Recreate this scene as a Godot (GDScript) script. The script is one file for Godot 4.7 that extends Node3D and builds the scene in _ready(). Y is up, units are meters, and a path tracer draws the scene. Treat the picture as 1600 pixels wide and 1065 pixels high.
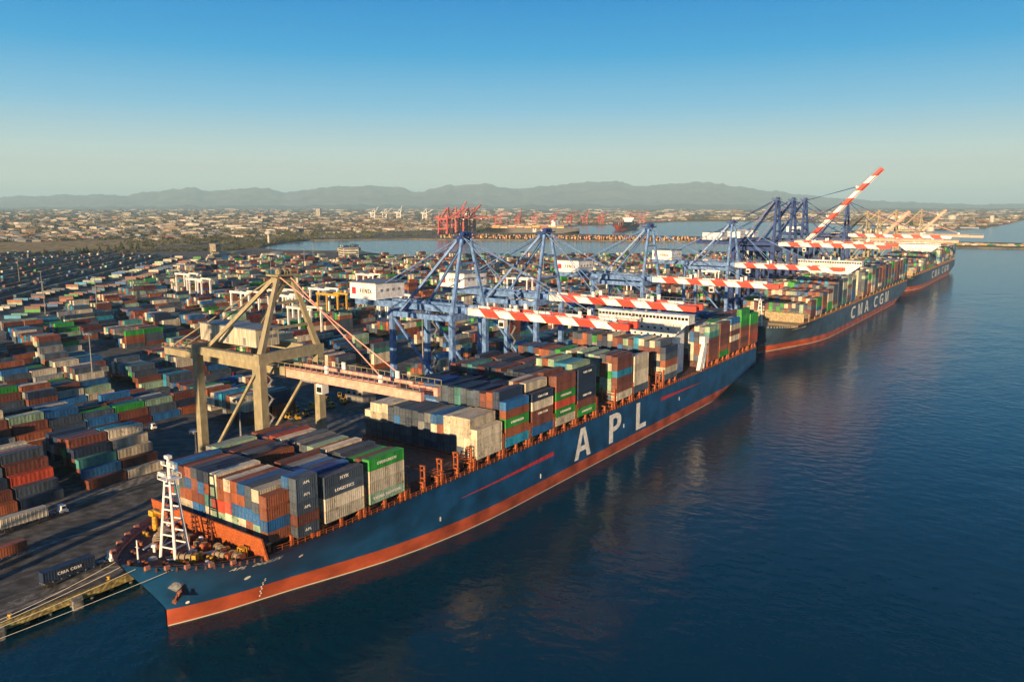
extends Node3D
# Container port in low morning sun. Axes: x = towards the open water, y = up, z = -s with s the distance along the quay from the near bow.

const QY := 3.2
var rng := RandomNumberGenerator.new()
var taken := {}
var mats := {}
var tex := {}
var loose := []          # every container of the scene: [transform, colour letter, tone, distance, label or "", group]
var cmesh := {}
var CAM := Vector3(157.0, 92.0, 89.55)
var water_noise := FastNoiseLite.new()

# ---------------------------------------------------------------- mesh builder
class MB:
	var st := SurfaceTool.new()
	func _init(smooth := false):
		st.begin(Mesh.PRIMITIVE_TRIANGLES)
		st.set_smooth_group(0 if smooth else 0xFFFFFFFF)
	func tri(a, b, c):
		var n = (c - a).cross(b - a).normalized()
		st.set_normal(n); st.add_vertex(a); st.set_normal(n); st.add_vertex(b); st.set_normal(n); st.add_vertex(c)
	func quad(a, b, c, d):
		var n = (c - a).cross(d - b).normalized()
		n = -n
		if (c - a).cross(b - a).dot(n) < 0: n = -n
		for v in [a, b, c, a, c, d]:
			st.set_normal(n); st.add_vertex(v)
	func hexa(p):   # p: bottom 4 (counter-clockwise seen from above), top 4
		var ctr = Vector3.ZERO
		for v in p: ctr += v
		ctr /= 8.0
		for f in [[0, 1, 2, 3], [4, 5, 6, 7], [0, 1, 5, 4], [1, 2, 6, 5], [2, 3, 7, 6], [3, 0, 4, 7]]:
			var a = p[f[0]]; var b = p[f[1]]; var c = p[f[2]]; var d = p[f[3]]
			var n = (c - a).cross(b - a)
			if n.dot((a + b + c + d) / 4.0 - ctr) < 0: quad(a, d, c, b)
			else: quad(a, b, c, d)
	func box(c, s):
		var h = s * 0.5
		hexa([c + Vector3(-h.x, -h.y, h.z), c + Vector3(h.x, -h.y, h.z), c + Vector3(h.x, -h.y, -h.z), c + Vector3(-h.x, -h.y, -h.z),
			c + Vector3(-h.x, h.y, h.z), c + Vector3(h.x, h.y, h.z), c + Vector3(h.x, h.y, -h.z), c + Vector3(-h.x, h.y, -h.z)])
	func bar(a, b, w, h, w2 := -1.0, h2 := -1.0):   # box-section member from a to b
		if w2 < 0: w2 = w
		if h2 < 0: h2 = h
		var d = (b - a).normalized()
		var up = Vector3.UP if absf(d.y) < 0.95 else Vector3(0, 0, 1)
		var r = d.cross(up).normalized(); var u = r.cross(d).normalized()
		hexa([a - r * w / 2 - u * h / 2, a + r * w / 2 - u * h / 2, a + r * w / 2 + u * h / 2, a - r * w / 2 + u * h / 2,
			b - r * w2 / 2 - u * h2 / 2, b + r * w2 / 2 - u * h2 / 2, b + r * w2 / 2 + u * h2 / 2, b - r * w2 / 2 + u * h2 / 2])
	func tube(a, b, r0, r1 := -1.0, n := 8, cap := true):
		if r1 < 0: r1 = r0
		var d = (b - a).normalized()
		var up = Vector3.UP if absf(d.y) < 0.95 else Vector3(1, 0, 0)
		var x = d.cross(up).normalized(); var y = x.cross(d).normalized()
		for i in n:
			var t0 = TAU * i / n; var t1 = TAU * (i + 1) / n
			var e0 = x * cos(t0) + y * sin(t0); var e1 = x * cos(t1) + y * sin(t1)
			var q = [a + e0 * r0, a + e1 * r0, b + e1 * r1, b + e0 * r1]
			var nn = (q[2] - q[0]).cross(q[1] - q[0])
			if nn.dot(e0 + e1) < 0: quad(q[0], q[3], q[2], q[1])
			else: quad(q[0], q[1], q[2], q[3])
			if cap:
				tri(a, a + e0 * r0, a + e1 * r0); tri(b, b + e1 * r1, b + e0 * r1)
	func done():
		return st.commit()

func numbered(n):
	if not taken.has(n):
		taken[n] = 0
		return n
	taken[n] += 1
	return "%s_%03d" % [n, taken[n]]

func thing(called, label, category, at := Vector3.ZERO, group := ""):
	var o := Node3D.new()
	o.name = numbered(called); add_child(o); o.position = at
	return tag(o, label, category, group)

func tag(o, label, category, group := ""):
	o.set_meta("label", label); o.set_meta("category", category)
	if group != "": o.set_meta("group", group)
	return o

func part(called, mb, m, parent):
	var o := MeshInstance3D.new()
	o.mesh = mb.done() if mb is MB else mb
	o.material_override = m
	o.name = called
	parent.add_child(o, true)
	return o

func top(called, mb, m, label, category, at := Vector3.ZERO, group := ""):
	var o := MeshInstance3D.new()
	o.mesh = mb.done() if mb is MB else mb
	o.material_override = m; o.name = numbered(called); o.position = at
	add_child(o)
	return tag(o, label, category, group)

func struct(called, mb, m, parent = null):
	var o := MeshInstance3D.new()
	o.mesh = mb.done() if mb is MB else mb
	o.material_override = m
	if parent == null:
		o.name = numbered(called); add_child(o); o.set_meta("kind", "structure")
	else:
		o.name = called; parent.add_child(o, true)
	return o

func V(x, y, s): return Vector3(x, y, -s)

# ---------------------------------------------------------------- materials
func make_textures():
	var grime = func(seed_, w, h, fx, fy, lo, hi, oct):
		var n := FastNoiseLite.new(); n.seed = seed_; n.noise_type = FastNoiseLite.TYPE_SIMPLEX_SMOOTH
		n.frequency = 1.0; n.fractal_type = FastNoiseLite.FRACTAL_FBM; n.fractal_octaves = oct
		var im := Image.create(w, h, false, Image.FORMAT_RGB8)
		for y in h:
			for x in w:
				# torus mapping keeps the tile seamless
				var a = TAU * x / w; var b = TAU * y / h
				var v = n.get_noise_3d(cos(a) * fx + 7.0 * cos(b) * fy * 0.0, sin(a) * fx, 0.0) * 0.0
				v = n.get_noise_3d(fx * cos(a) + 31.0, fx * sin(a) + fy * cos(b), fy * sin(b))
				v = clampf(lo + (hi - lo) * (v * 0.9 + 0.5), 0.0, 1.0)
				im.set_pixel(x, y, Color(v, v, v))
		return ImageTexture.create_from_image(im)
	tex.grime = grime.call(3, 256, 256, 1.4, 1.4, 0.62, 1.0, 5)
	tex.streak = grime.call(9, 256, 256, 6.0, 0.8, 0.60, 1.0, 5)
	tex.patch = grime.call(21, 512, 512, 2.2, 2.2, 0.42, 1.0, 6)
	# container wear: streaky fading with scattered rust blooms
	var n1 := FastNoiseLite.new(); n1.seed = 61; n1.frequency = 0.012; n1.fractal_octaves = 5
	var n2 := FastNoiseLite.new(); n2.seed = 62; n2.frequency = 0.035; n2.fractal_octaves = 3
	var a1 = n1.get_seamless_image(512, 512); var a2 = n2.get_seamless_image(512, 512)
	var im := Image.create(512, 512, false, Image.FORMAT_RGB8)
	for y in 512:
		for x in 512:
			var f = 0.70 + 0.36 * a1.get_pixel(x, (y / 6)).r
			var g = 0.86 + 0.16 * a2.get_pixel(x, y).r
			var rust = clampf((a2.get_pixel((x * 2) % 512, (y / 2) % 512).r * a1.get_pixel(y, x).r - 0.47) * 7.0, 0.0, 0.6)
			var c = Color(f * g, f * g, f * g).lerp(Color(0.40, 0.24, 0.15), rust)
			im.set_pixel(x, y, c)
	tex.wear = ImageTexture.create_from_image(im)
	# ship plating: weld seams, fender scuffs and rust runs
	im = Image.create(1024, 512, false, Image.FORMAT_RGB8)
	var g1 := RandomNumberGenerator.new(); g1.seed = 5
	var runs := []
	for i in 90: runs.append([g1.randi() % 1024, g1.randi_range(60, 420), g1.randi_range(30, 150), g1.randf_range(0.15, 0.55), g1.randi_range(1, 3)])
	for y in 512:
		for x in 1024:
			var f = 0.60 + 0.50 * a1.get_pixel((x / 2) % 512, (y / 3) % 512).r + 0.06 * (a2.get_pixel(x % 512, y % 512).r - 0.5)
			if y % 64 < 1 or (x + (y / 64) * 37) % 148 < 1: f *= 0.84
			var scuff = clampf((a2.get_pixel((x / 3) % 512, (y * 2) % 512).r - 0.66) * 3.0, 0.0, 0.35)
			im.set_pixel(x, y, Color(f, f, f).lerp(Color(1.0, 0.98, 0.95), scuff))
	for r in runs:
		for k in r[2]:
			for w in r[4]:
				var px = (r[0] + w) % 1024; var py = (r[1] + k) % 512
				im.set_pixel(px, py, im.get_pixel(px, py).lerp(Color(0.95, 0.62, 0.42), r[3] * (1.0 - float(k) / r[2])))
	tex.plating = ImageTexture.create_from_image(im)
	tex.soft = grime.call(33, 256, 256, 0.9, 0.9, 0.80, 1.0, 4)

func lin(r, g, b): return Color(r, g, b).linear_to_srgb()

func mat(key, col = null, rough := 0.6, tx := "", sc := Vector3(0.1, 0.1, 0.1), metal := 0.0, world := true):
	if mats.has(key): return mats[key]
	var m := StandardMaterial3D.new()
	m.resource_name = key
	m.albedo_color = col
	m.roughness = rough; m.metallic = metal
	if tx != "":
		m.albedo_texture = tex[tx]; m.uv1_triplanar = true; m.uv1_world_triplanar = world; m.uv1_scale = sc
	mats[key] = m
	return m

const PAL := {
	"o": [0.33, 0.098, 0.040], "b": [0.18, 0.058, 0.036], "m": [0.12, 0.024, 0.024], "r": [0.52, 0.070, 0.030],
	"n": [0.018, 0.036, 0.080], "s": [0.068, 0.095, 0.130], "u": [0.018, 0.130, 0.340], "c": [0.020, 0.270, 0.430],
	"w": [0.66, 0.58, 0.42], "g": [0.27, 0.28, 0.27], "e": [0.028, 0.300, 0.035], "l": [0.32, 0.48, 0.32],
	"t": [0.060, 0.250, 0.220], "k": [0.020, 0.022, 0.028], "y": [0.62, 0.36, 0.05]}
const PALNAME := {"o": "rust orange", "b": "brown", "m": "maroon", "r": "red", "n": "navy", "s": "slate grey", "u": "blue", "c": "bright blue",
	"w": "cream", "g": "grey", "e": "green", "l": "pale green", "t": "teal", "k": "black", "y": "yellow"}
func pal(k, tone := 1):
	var c = PAL[k]; var f = [0.82, 1.0, 1.16][tone]
	return mat("container_%s_%d" % [PALNAME[k].replace(" ", "_"), tone], lin(c[0] * f, c[1] * f, c[2] * f), 0.55, "wear", Vector3(0.045, 0.045, 0.045))

func common_materials():
	mat("hull_blue", lin(0.008, 0.068, 0.175), 0.42, "plating", Vector3(0.0155, -0.052, 0.0155))
	mat("boot_red", lin(0.38, 0.072, 0.027), 0.5, "plating", Vector3(0.0155, -0.06, 0.0155))
	mat("deck_oxide", lin(0.085, 0.030, 0.028), 0.75, "grime", Vector3(0.08, 0.08, 0.08))
	mat("rust_orange", lin(0.46, 0.110, 0.026), 0.6, "grime", Vector3(0.2, 0.2, 0.2))
	mat("rust_dark", lin(0.22, 0.060, 0.022), 0.7, "grime", Vector3(0.2, 0.2, 0.2))
	mat("hatch", lin(0.11, 0.050, 0.038), 0.75, "grime", Vector3(0.07, 0.07, 0.07))
	mat("white", lin(0.80, 0.79, 0.75), 0.5, "soft", Vector3(0.08, 0.08, 0.08))
	mat("letter", lin(0.80, 0.78, 0.70), 0.6, "soft", Vector3(0.1, 0.1, 0.1))
	mat("stripe_red", lin(0.55, 0.035, 0.050), 0.6, "streak", Vector3(0.04, 0.04, 0.04))
	mat("boom_red", lin(0.62, 0.055, 0.030), 0.5, "soft", Vector3(0.08, 0.08, 0.08))
	mat("boom_white", lin(0.82, 0.80, 0.76), 0.5, "soft", Vector3(0.08, 0.08, 0.08))
	mat("crane_blue", lin(0.145, 0.28, 0.56), 0.5, "grime", Vector3(0.06, 0.04, 0.06))
	mat("crane_navy", lin(0.006, 0.045, 0.210), 0.5, "grime", Vector3(0.06, 0.04, 0.06))
	mat("crane_beige", lin(0.31, 0.27, 0.165), 0.6, "soft", Vector3(0.10, 0.05, 0.10))
	mat("boom_pink", lin(0.80, 0.37, 0.28), 0.6, "soft", Vector3(0.08, 0.08, 0.08))
	mat("crane_red", lin(0.40, 0.05, 0.04), 0.6, "soft", Vector3(0.05, 0.05, 0.05))
	mat("crane_pale", lin(0.62, 0.62, 0.56), 0.6, "soft", Vector3(0.05, 0.05, 0.05))
	mat("hull_slate", lin(0.045, 0.085, 0.140), 0.45, "plating", Vector3(0.0155, -0.052, 0.0155))
	mat("hull_dark", lin(0.025, 0.026, 0.030), 0.5, "streak", Vector3(0.03, 0.012, 0.03))
	mat("deck_cream", lin(0.42, 0.32, 0.17), 0.7, "grime", Vector3(0.1, 0.1, 0.1))
	mat("house_cream", lin(0.62, 0.56, 0.42), 0.6, "streak", Vector3(0.08, 0.03, 0.08))
	mat("dark_steel", lin(0.035, 0.038, 0.045), 0.6)
	mat("grey_steel", lin(0.24, 0.25, 0.26), 0.5, "grime", Vector3(0.2, 0.2, 0.2))
	mat("glass_dark", lin(0.012, 0.016, 0.022), 0.08)
	mat("yellow", lin(0.62, 0.36, 0.03), 0.5, "grime", Vector3(0.2, 0.2, 0.2))
	mat("rubber", lin(0.015, 0.015, 0.016), 0.85)
	mat("fairlead_pink", lin(0.26, 0.11, 0.08), 0.7)
	mat("drum_rope", lin(0.20, 0.16, 0.11), 0.9)
	mat("rope", lin(0.50, 0.47, 0.40), 0.9)
	mat("asphalt", lin(0.125, 0.120, 0.105), 0.9, "patch", Vector3(0.017, 0.017, 0.017))
	mat("concrete", lin(0.28, 0.255, 0.21), 0.9, "patch", Vector3(0.03, 0.03, 0.03))
	mat("fascia", lin(0.60, 0.47, 0.15), 0.85, "patch", Vector3(0.06, 0.06, 0.06))
	mat("line_white", lin(0.26, 0.25, 0.23), 0.8, "patch", Vector3(0.2, 0.2, 0.2))
	mat("line_yellow", lin(0.30, 0.22, 0.06), 0.8, "patch", Vector3(0.2, 0.2, 0.2))
	mat("land", lin(0.17, 0.155, 0.098), 0.95, "patch", Vector3(0.0021, 0.0021, 0.0021))
	mat("field", lin(0.50, 0.33, 0.085), 0.95, "patch", Vector3(0.004, 0.004, 0.004))
	mat("sand", lin(0.55, 0.46, 0.30), 0.95, "patch", Vector3(0.01, 0.01, 0.01))
	mat("rock_bank", lin(0.17, 0.14, 0.085), 0.95, "patch", Vector3(0.02, 0.02, 0.02))
	mat("leaf", lin(0.045, 0.060, 0.026), 0.9)
	mat("bark", lin(0.07, 0.05, 0.035), 0.9)
	mat("scum", lin(0.42, 0.36, 0.28), 0.8)
	mat("mountain", lin(0.14, 0.12, 0.08), 1.0, "patch", Vector3(0.00012, 0.00012, 0.00012))

var font_bold
func lettering(s, h, m, parent, xf, called := "lettering", depth := 0.06, stretch := 1.0):
	var t := TextMesh.new()
	t.font = font_bold; t.text = s; t.font_size = 64; t.pixel_size = h / 46.0; t.depth = depth
	t.curve_step = 2.0
	var o := MeshInstance3D.new()
	o.mesh = t; o.material_override = m; o.name = called
	o.transform = xf
	if stretch != 1.0: o.transform.basis = o.transform.basis * Basis.from_scale(Vector3(stretch, 1, 1))
	parent.add_child(o, true)
	return o
func _ready():
	rng.seed = 20240611
	# ---- camera
	var cam := Camera3D.new()
	cam.name = "camera"
	cam.position = CAM
	cam.rotation = Vector3(-deg_to_rad(9.655), deg_to_rad(35.07), 0)
	cam.fov = 46.15; cam.near = 1.0; cam.far = 90000.0
	add_child(cam); cam.current = true
	# ---- sky, haze and exposure
	var env := Environment.new()
	env.background_mode = Environment.BG_SKY
	var sky := Sky.new()
	sky.sky_material = make_sky()
	env.sky = sky
	env.background_energy_multiplier = 1.0
	env.tonemap_mode = Environment.TONE_MAPPER_LINEAR
	env.tonemap_exposure = 2.6
	env.sdfgi_enabled = true; env.ssao_enabled = true; env.ssil_enabled = true
	env.fog_enabled = true
	env.fog_density = 0.00004
	env.fog_light_color = Color(0.70, 0.865, 0.93)
	var we := WorldEnvironment.new()
	we.name = "world"; we.environment = env
	add_child(we)
	# ---- low sun from beyond the bow, a little to the water side
	var sun := DirectionalLight3D.new()
	sun.name = "sun"
	var el = deg_to_rad(9.2); var az = deg_to_rad(14.0)
	var dir = Vector3(sin(az) * cos(el), sin(el), cos(az) * cos(el))
	sun.look_at_from_position(dir * 100.0, Vector3.ZERO, Vector3.UP)
	sun.light_energy = 1.6; sun.light_color = Color(1.0, 0.85, 0.66); sun.light_angular_distance = 0.5
	sun.shadow_enabled = true
	add_child(sun)
	font_bold = SystemFont.new()
	font_bold.font_names = PackedStringArray(["Droid Sans"]); font_bold.font_weight = 700
	make_textures(); common_materials(); container_meshes()
	# ---- setting
	build_water(); build_land(); build_wharf(); build_mountains()
	print("setting ", Time.get_ticks_msec())
	# ---- ships, cranes, yard, city
	build_ships()
	print("ships ", Time.get_ticks_msec())
	build_cranes()
	print("cranes ", Time.get_ticks_msec())
	build_yard()
	print("yard ", Time.get_ticks_msec())
	build_far()
	print("far ", Time.get_ticks_msec())
	place_containers()
	build_small()
	print("done ", Time.get_ticks_msec())

func make_sky():
	var w := 64; var h := 512
	var im := Image.create(w, h, false, Image.FORMAT_RGBF)
	# elevation in degrees -> linear colour of clear morning air, pale and dusty low down
	var ks := [[-90.0, 0.24, 0.27, 0.23], [0.0, 0.50, 0.53, 0.42], [1.5, 0.64, 0.70, 0.55], [3.4, 0.56, 0.70, 0.65], [6.5, 0.22, 0.54, 0.75],
		[10.0, 0.03, 0.38, 0.72], [13.5, 0.002, 0.27, 0.65], [25.0, 0.004, 0.16, 0.46], [50.0, 0.003, 0.09, 0.30], [90.0, 0.003, 0.07, 0.24]]
	for y in h:
		var e = 90.0 - 180.0 * (y + 0.5) / h
		var c := Color()
		for i in ks.size() - 1:
			if e >= ks[i][0] and e <= ks[i + 1][0]:
				var t = (e - ks[i][0]) / (ks[i + 1][0] - ks[i][0])
				c = Color(lerpf(ks[i][1], ks[i + 1][1], t), lerpf(ks[i][2], ks[i + 1][2], t), lerpf(ks[i][3], ks[i + 1][3], t))
		for x in w: im.set_pixel(x, y, c / 2.6)
	var p := PanoramaSkyMaterial.new()
	p.panorama = ImageTexture.create_from_image(im)
	return p
# ---------------------------------------------------------------- setting
func build_water():
	var m := StandardMaterial3D.new()
	m.resource_name = "harbour_water"
	m.albedo_color = lin(0.0003, 0.027, 0.048)
	m.roughness = 0.16
	m.metallic_specular = 0.32
	var nt := func(seed_, f, strength, oct):
		var n := FastNoiseLite.new(); n.seed = seed_; n.frequency = f; n.fractal_octaves = oct
		n.noise_type = FastNoiseLite.TYPE_SIMPLEX_SMOOTH
		var size := 512
		var im = n.get_seamless_image(size, size)
		im.bump_map_to_normal_map(strength)
		return ImageTexture.create_from_image(im)
	m.normal_enabled = true
	m.normal_texture = nt.call(5, 0.022, 9.0, 5)
	m.normal_scale = 0.11
	m.uv1_triplanar = true; m.uv1_world_triplanar = true
	m.uv1_scale = Vector3(0.011, 0.011, 0.017)
	mats.water = m
	# near water as real wavelets, far water as one flat sheet round it
	var n := FastNoiseLite.new(); n.seed = 77; n.frequency = 1.0; n.fractal_octaves = 3
	var b := MB.new()
	var x0 := -30.0; var x1 := 490.0; var s0 := -150.0; var s1 := 910.0
	var nx := 260; var ns := 424
	var hgt := func(x, s):
		var edge = clampf(minf(minf(x - x0, x1 - x), minf(s - s0, s1 - s)) / 40.0, 0.0, 1.0)
		var gust = 0.35 + 1.1 * clampf(0.5 + 1.6 * n.get_noise_2d(x * 0.0045 + 9.0, s * 0.0032), 0.0, 1.0)
		return edge * gust * (0.085 * n.get_noise_2d(x * 0.16 + s * 0.05, s * 0.10 - x * 0.03) + 0.14 * n.get_noise_2d(x * 0.031, s * 0.022)) - 0.02
	var st := SurfaceTool.new()
	st.begin(Mesh.PRIMITIVE_TRIANGLES)
	st.set_smooth_group(0)
	for j in ns + 1:
		for i in nx + 1:
			var x = lerpf(x0, x1, float(i) / nx); var s = lerpf(s0, s1, float(j) / ns)
			st.add_vertex(V(x, hgt.call(x, s), s))
	for j in ns:
		for i in nx:
			var a = j * (nx + 1) + i
			for k in [a, a + nx + 1, a + nx + 2, a, a + nx + 2, a + 1]: st.add_index(k)
	st.generate_normals()
	var w = struct("water", st.commit(), m)
	var R := 60000.0
	for q in [[-R, x0, -8000.0, R], [x1, R, -8000.0, R], [x0, x1, -8000.0, s0], [x0, x1, s1, R]]:
		b.quad(V(q[0], -0.02, q[2]), V(q[1], -0.02, q[2]), V(q[1], -0.02, q[3]), V(q[0], -0.02, q[3]))
	struct("open_water", b, m)

func sheet(poly, y, depth = 0.0):
	var b := MB.new()
	var pts := PackedVector2Array(poly)
	var idx = Geometry2D.triangulate_polygon(pts)
	for i in range(0, idx.size(), 3):
		var a = pts[idx[i]]; var c = pts[idx[i + 1]]; var d = pts[idx[i + 2]]
		var va = V(a.x, y, a.y); var vc = V(c.x, y, c.y); var vd = V(d.x, y, d.y)
		if (vd - va).cross(vc - va).y < 0: b.tri(va, vd, vc)
		else: b.tri(va, vc, vd)
	if depth > 0:
		for i in pts.size():
			var a = pts[i]; var c = pts[(i + 1) % pts.size()]
			b.quad(V(a.x, y, a.y), V(c.x, y, c.y), V(c.x, y - depth, c.y), V(a.x, y - depth, a.y))
	return b

func bank(pts, w, y, called, m, inward = 1.0):   # sloping bank from the water up to the land along a shoreline
	var b := MB.new()
	for i in pts.size() - 1:
		var a: Vector2 = pts[i]; var c: Vector2 = pts[i + 1]
		var d = (c - a).normalized(); var nn = Vector2(-d.y, d.x) * inward * w
		b.quad(V(a.x - nn.x * 0.5, -0.5, a.y - nn.y * 0.5), V(c.x - nn.x * 0.5, -0.5, c.y - nn.y * 0.5), V(c.x + nn.x, y, c.y + nn.y), V(a.x + nn.x, y, a.y + nn.y))
	struct(called, b, m)

var NEAR_SHORE := [Vector2(-300, 1420), Vector2(-384, 1369), Vector2(-440, 1237), Vector2(-507, 1147), Vector2(-571, 1102), Vector2(-634, 1037), Vector2(-688, 999), Vector2(-801, 962), Vector2(-876, 976), Vector2(-1005, 1036), Vector2(-1067, 993), Vector2(-1147, 964), Vector2(-1243, 984)]
var FAR_SHORE := [Vector2(-1243, 984), Vector2(-1325, 1056), Vector2(-1413, 1180), Vector2(-1474, 1311), Vector2(-1393, 1415), Vector2(-1310, 1522), Vector2(-1200, 1550), Vector2(-999, 1644), Vector2(-752, 1772), Vector2(-490, 1870), Vector2(-72, 1880), Vector2(500, 1980), Vector2(2600, 2350)]
var MOLE_BACK := [Vector2(2600, 2600), Vector2(56, 2170), Vector2(-104, 2150), Vector2(-534, 2120), Vector2(-1002, 2080), Vector2(-1305, 2090), Vector2(-1560, 2250)]
var CITY_SHORE := [Vector2(-1560, 2250), Vector2(-1660, 2882), Vector2(-1633, 3174), Vector2(-1603, 3507), Vector2(-1663, 4021), Vector2(-1438, 4393), Vector2(-1148, 4382), Vector2(-700, 3900), Vector2(-254, 3215), Vector2(-207, 3343), Vector2(-153, 3697), Vector2(-132, 4378), Vector2(-125, 5801), Vector2(900, 7000), Vector2(9000, 9000), Vector2(50000, 20000)]

var land_poly := PackedVector2Array()
func build_land():
	var p := PackedVector2Array([Vector2(-42, -140), Vector2(-42, 1300), Vector2(-120, 1440)])
	for a in [NEAR_SHORE, FAR_SHORE, MOLE_BACK, CITY_SHORE]:
		for v in a:
			if p[p.size() - 1].distance_to(v) > 1.0: p.append(v)
	for v in [Vector2(50000, 50000), Vector2(-58000, 50000), Vector2(-58000, -140)]: p.append(v)
	land_poly = p
	struct("ground", sheet(p, 2.9, 4.0), mats.land)
	bank(NEAR_SHORE, 10.0, 2.96, "shore_bank", mats.rock_bank, 1.0)
	bank(FAR_SHORE.slice(0, 6), 30.0, 2.96, "shore_bank", mats.sand, 1.0)
	bank(FAR_SHORE.slice(5), 16.0, 2.96, "shore_bank", mats.sand, 1.0)
	bank(MOLE_BACK, 10.0, 2.96, "shore_bank", mats.rock_bank, 1.0)
	bank(CITY_SHORE.slice(0, 13), 26.0, 2.96, "shore_bank", mats.sand, 1.0)
	# terminal paving up to the diagonal road, the road itself and the dry field behind
	struct("yard_paving", sheet([Vector2(-42, -140), Vector2(-42, 1296), Vector2(-120, 1424), Vector2(-300, 1404), Vector2(-372, 1360), Vector2(-428, 1230), Vector2(-500, 1132), Vector2(-566, 1088), Vector2(-630, 1022), Vector2(-686, 984), Vector2(-800, 946), Vector2(-1090, 940), Vector2(-1180, 900), Vector2(-140, -140)], 3.2), mats.asphalt)
	struct("road", sheet([Vector2(-150, -140), Vector2(-1195, 905), Vector2(-1209, 899), Vector2(-163, -140)], 3.05), mats.concrete)
	struct("freight_yard_paving", sheet([Vector2(-190, -140), Vector2(-1230, 890), Vector2(-1420, 720), Vector2(-1500, 440), Vector2(-900, -140)], 3.0), mats.asphalt)
	struct("field", sheet([Vector2(-1371, 560), Vector2(-1520, 500), Vector2(-2100, 620), Vector2(-2250, 1000), Vector2(-2000, 1330), Vector2(-1780, 1280), Vector2(-1536, 1054), Vector2(-1420, 830)], 3.02), mats.field)
	struct("dry_grassland", sheet([Vector2(-1480, 1090), Vector2(-1700, 1290), Vector2(-1900, 1500), Vector2(-1600, 1620), Vector2(-1480, 1500), Vector2(-1540, 1330)], 3.03), mats.sand)

func build_wharf():
	var o := Node3D.new(); o.name = "wharf"; add_child(o); o.set_meta("kind", "structure")
	var b := MB.new()
	b.hexa([V(-66, 1.9, -140), V(-24.8, 1.9, -140), V(-24.8, 1.9, 1290), V(-66, 1.9, 1290), V(-66, 3.204, -140), V(-24.8, 3.204, -140), V(-24.8, 3.204, 1290), V(-66, 3.204, 1290)])
	struct("wharf_deck", b, mats.asphalt, o)
	for i in 12:   # fascia panels with joints along the berth face
		b = MB.new()
		var s0 = -100.0 + i * 9.6
		b.box(V(-24.65, 2.35 + 0.02 * (i % 3), s0 + 4.75), Vector3(0.5, 1.75, 9.5))
		struct("fascia_panel", b, mats.fascia, o)
	b = MB.new(); b.box(V(-24.65, 2.35, 650), Vector3(0.5, 1.75, 1263)); struct("fascia_panel", b, mats.fascia, o)
	b = MB.new(); b.box(V(-24.75, 3.36, 570), Vector3(0.45, 0.32, 1340)); struct("kerb", b, mats.line_yellow, o)
	for i in 26:
		for r in 2:
			b = MB.new(); b.tube(V(-26.3 - r * 6.0, -3, -98 + i * 4.8), V(-26.3 - r * 6.0, 1.9, -98 + i * 4.8), 0.42, 0.42, 10, false)
			struct("pile", b, mats.concrete, o)
	for s in [-57.0, -40.0, -23.2, -6.5, 10.0]:
		b = MB.new()
		b.box(V(-23.9, 0.9, s), Vector3(0.9, 2.9, 2.3)); b.box(V(-24.25, 2.5, s), Vector3(0.3, 0.5, 2.6))
		var f = struct("fender", b, mats.grey_steel, o)
		b = MB.new(); b.box(V(-23.4, 0.8, s), Vector3(0.12, 2.4, 1.9)); struct("fender_face", b, mats.concrete, f)
	# crane rails, lane lines, expansion joints of the apron
	for x in [-29.0, -59.0]:
		b = MB.new(); b.box(V(x, 3.215, 570), Vector3(0.16, 0.06, 1340)); struct("rail", b, mats.grey_steel, o)
		b = MB.new(); b.quad(V(x - 0.7, 3.212, -120), V(x + 0.7, 3.212, -120), V(x + 0.7, 3.212, 1280), V(x - 0.7, 3.212, 1280)); struct("rail_bed", b, mats.concrete, o)
	for x in [-36.0, -44.0, -52.0, -64.5, -73.0, -81.0]:
		b = MB.new()
		var w = 0.12 if x > -80 else 0.2
		b.quad(V(x - w, 3.212, -120), V(x + w, 3.212, -120), V(x + w, 3.212, 1250), V(x - w, 3.212, 1250))
		struct("lane_marking", b, mats.line_yellow if x < -80 or x == -63.5 else mats.line_white, o)
	b = MB.new(); b.quad(V(-89.6, 3.208, -120), V(-82.5, 3.208, -120), V(-82.5, 3.208, 1250), V(-89.6, 3.208, 1250)); struct("verge", b, mats.concrete, o)
	b = MB.new(); b.quad(V(-33.6, 3.207, -120), V(-30.4, 3.207, -120), V(-30.4, 3.207, 1250), V(-33.6, 3.207, 1250)); struct("cable_trench", b, mats.concrete, o)

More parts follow.
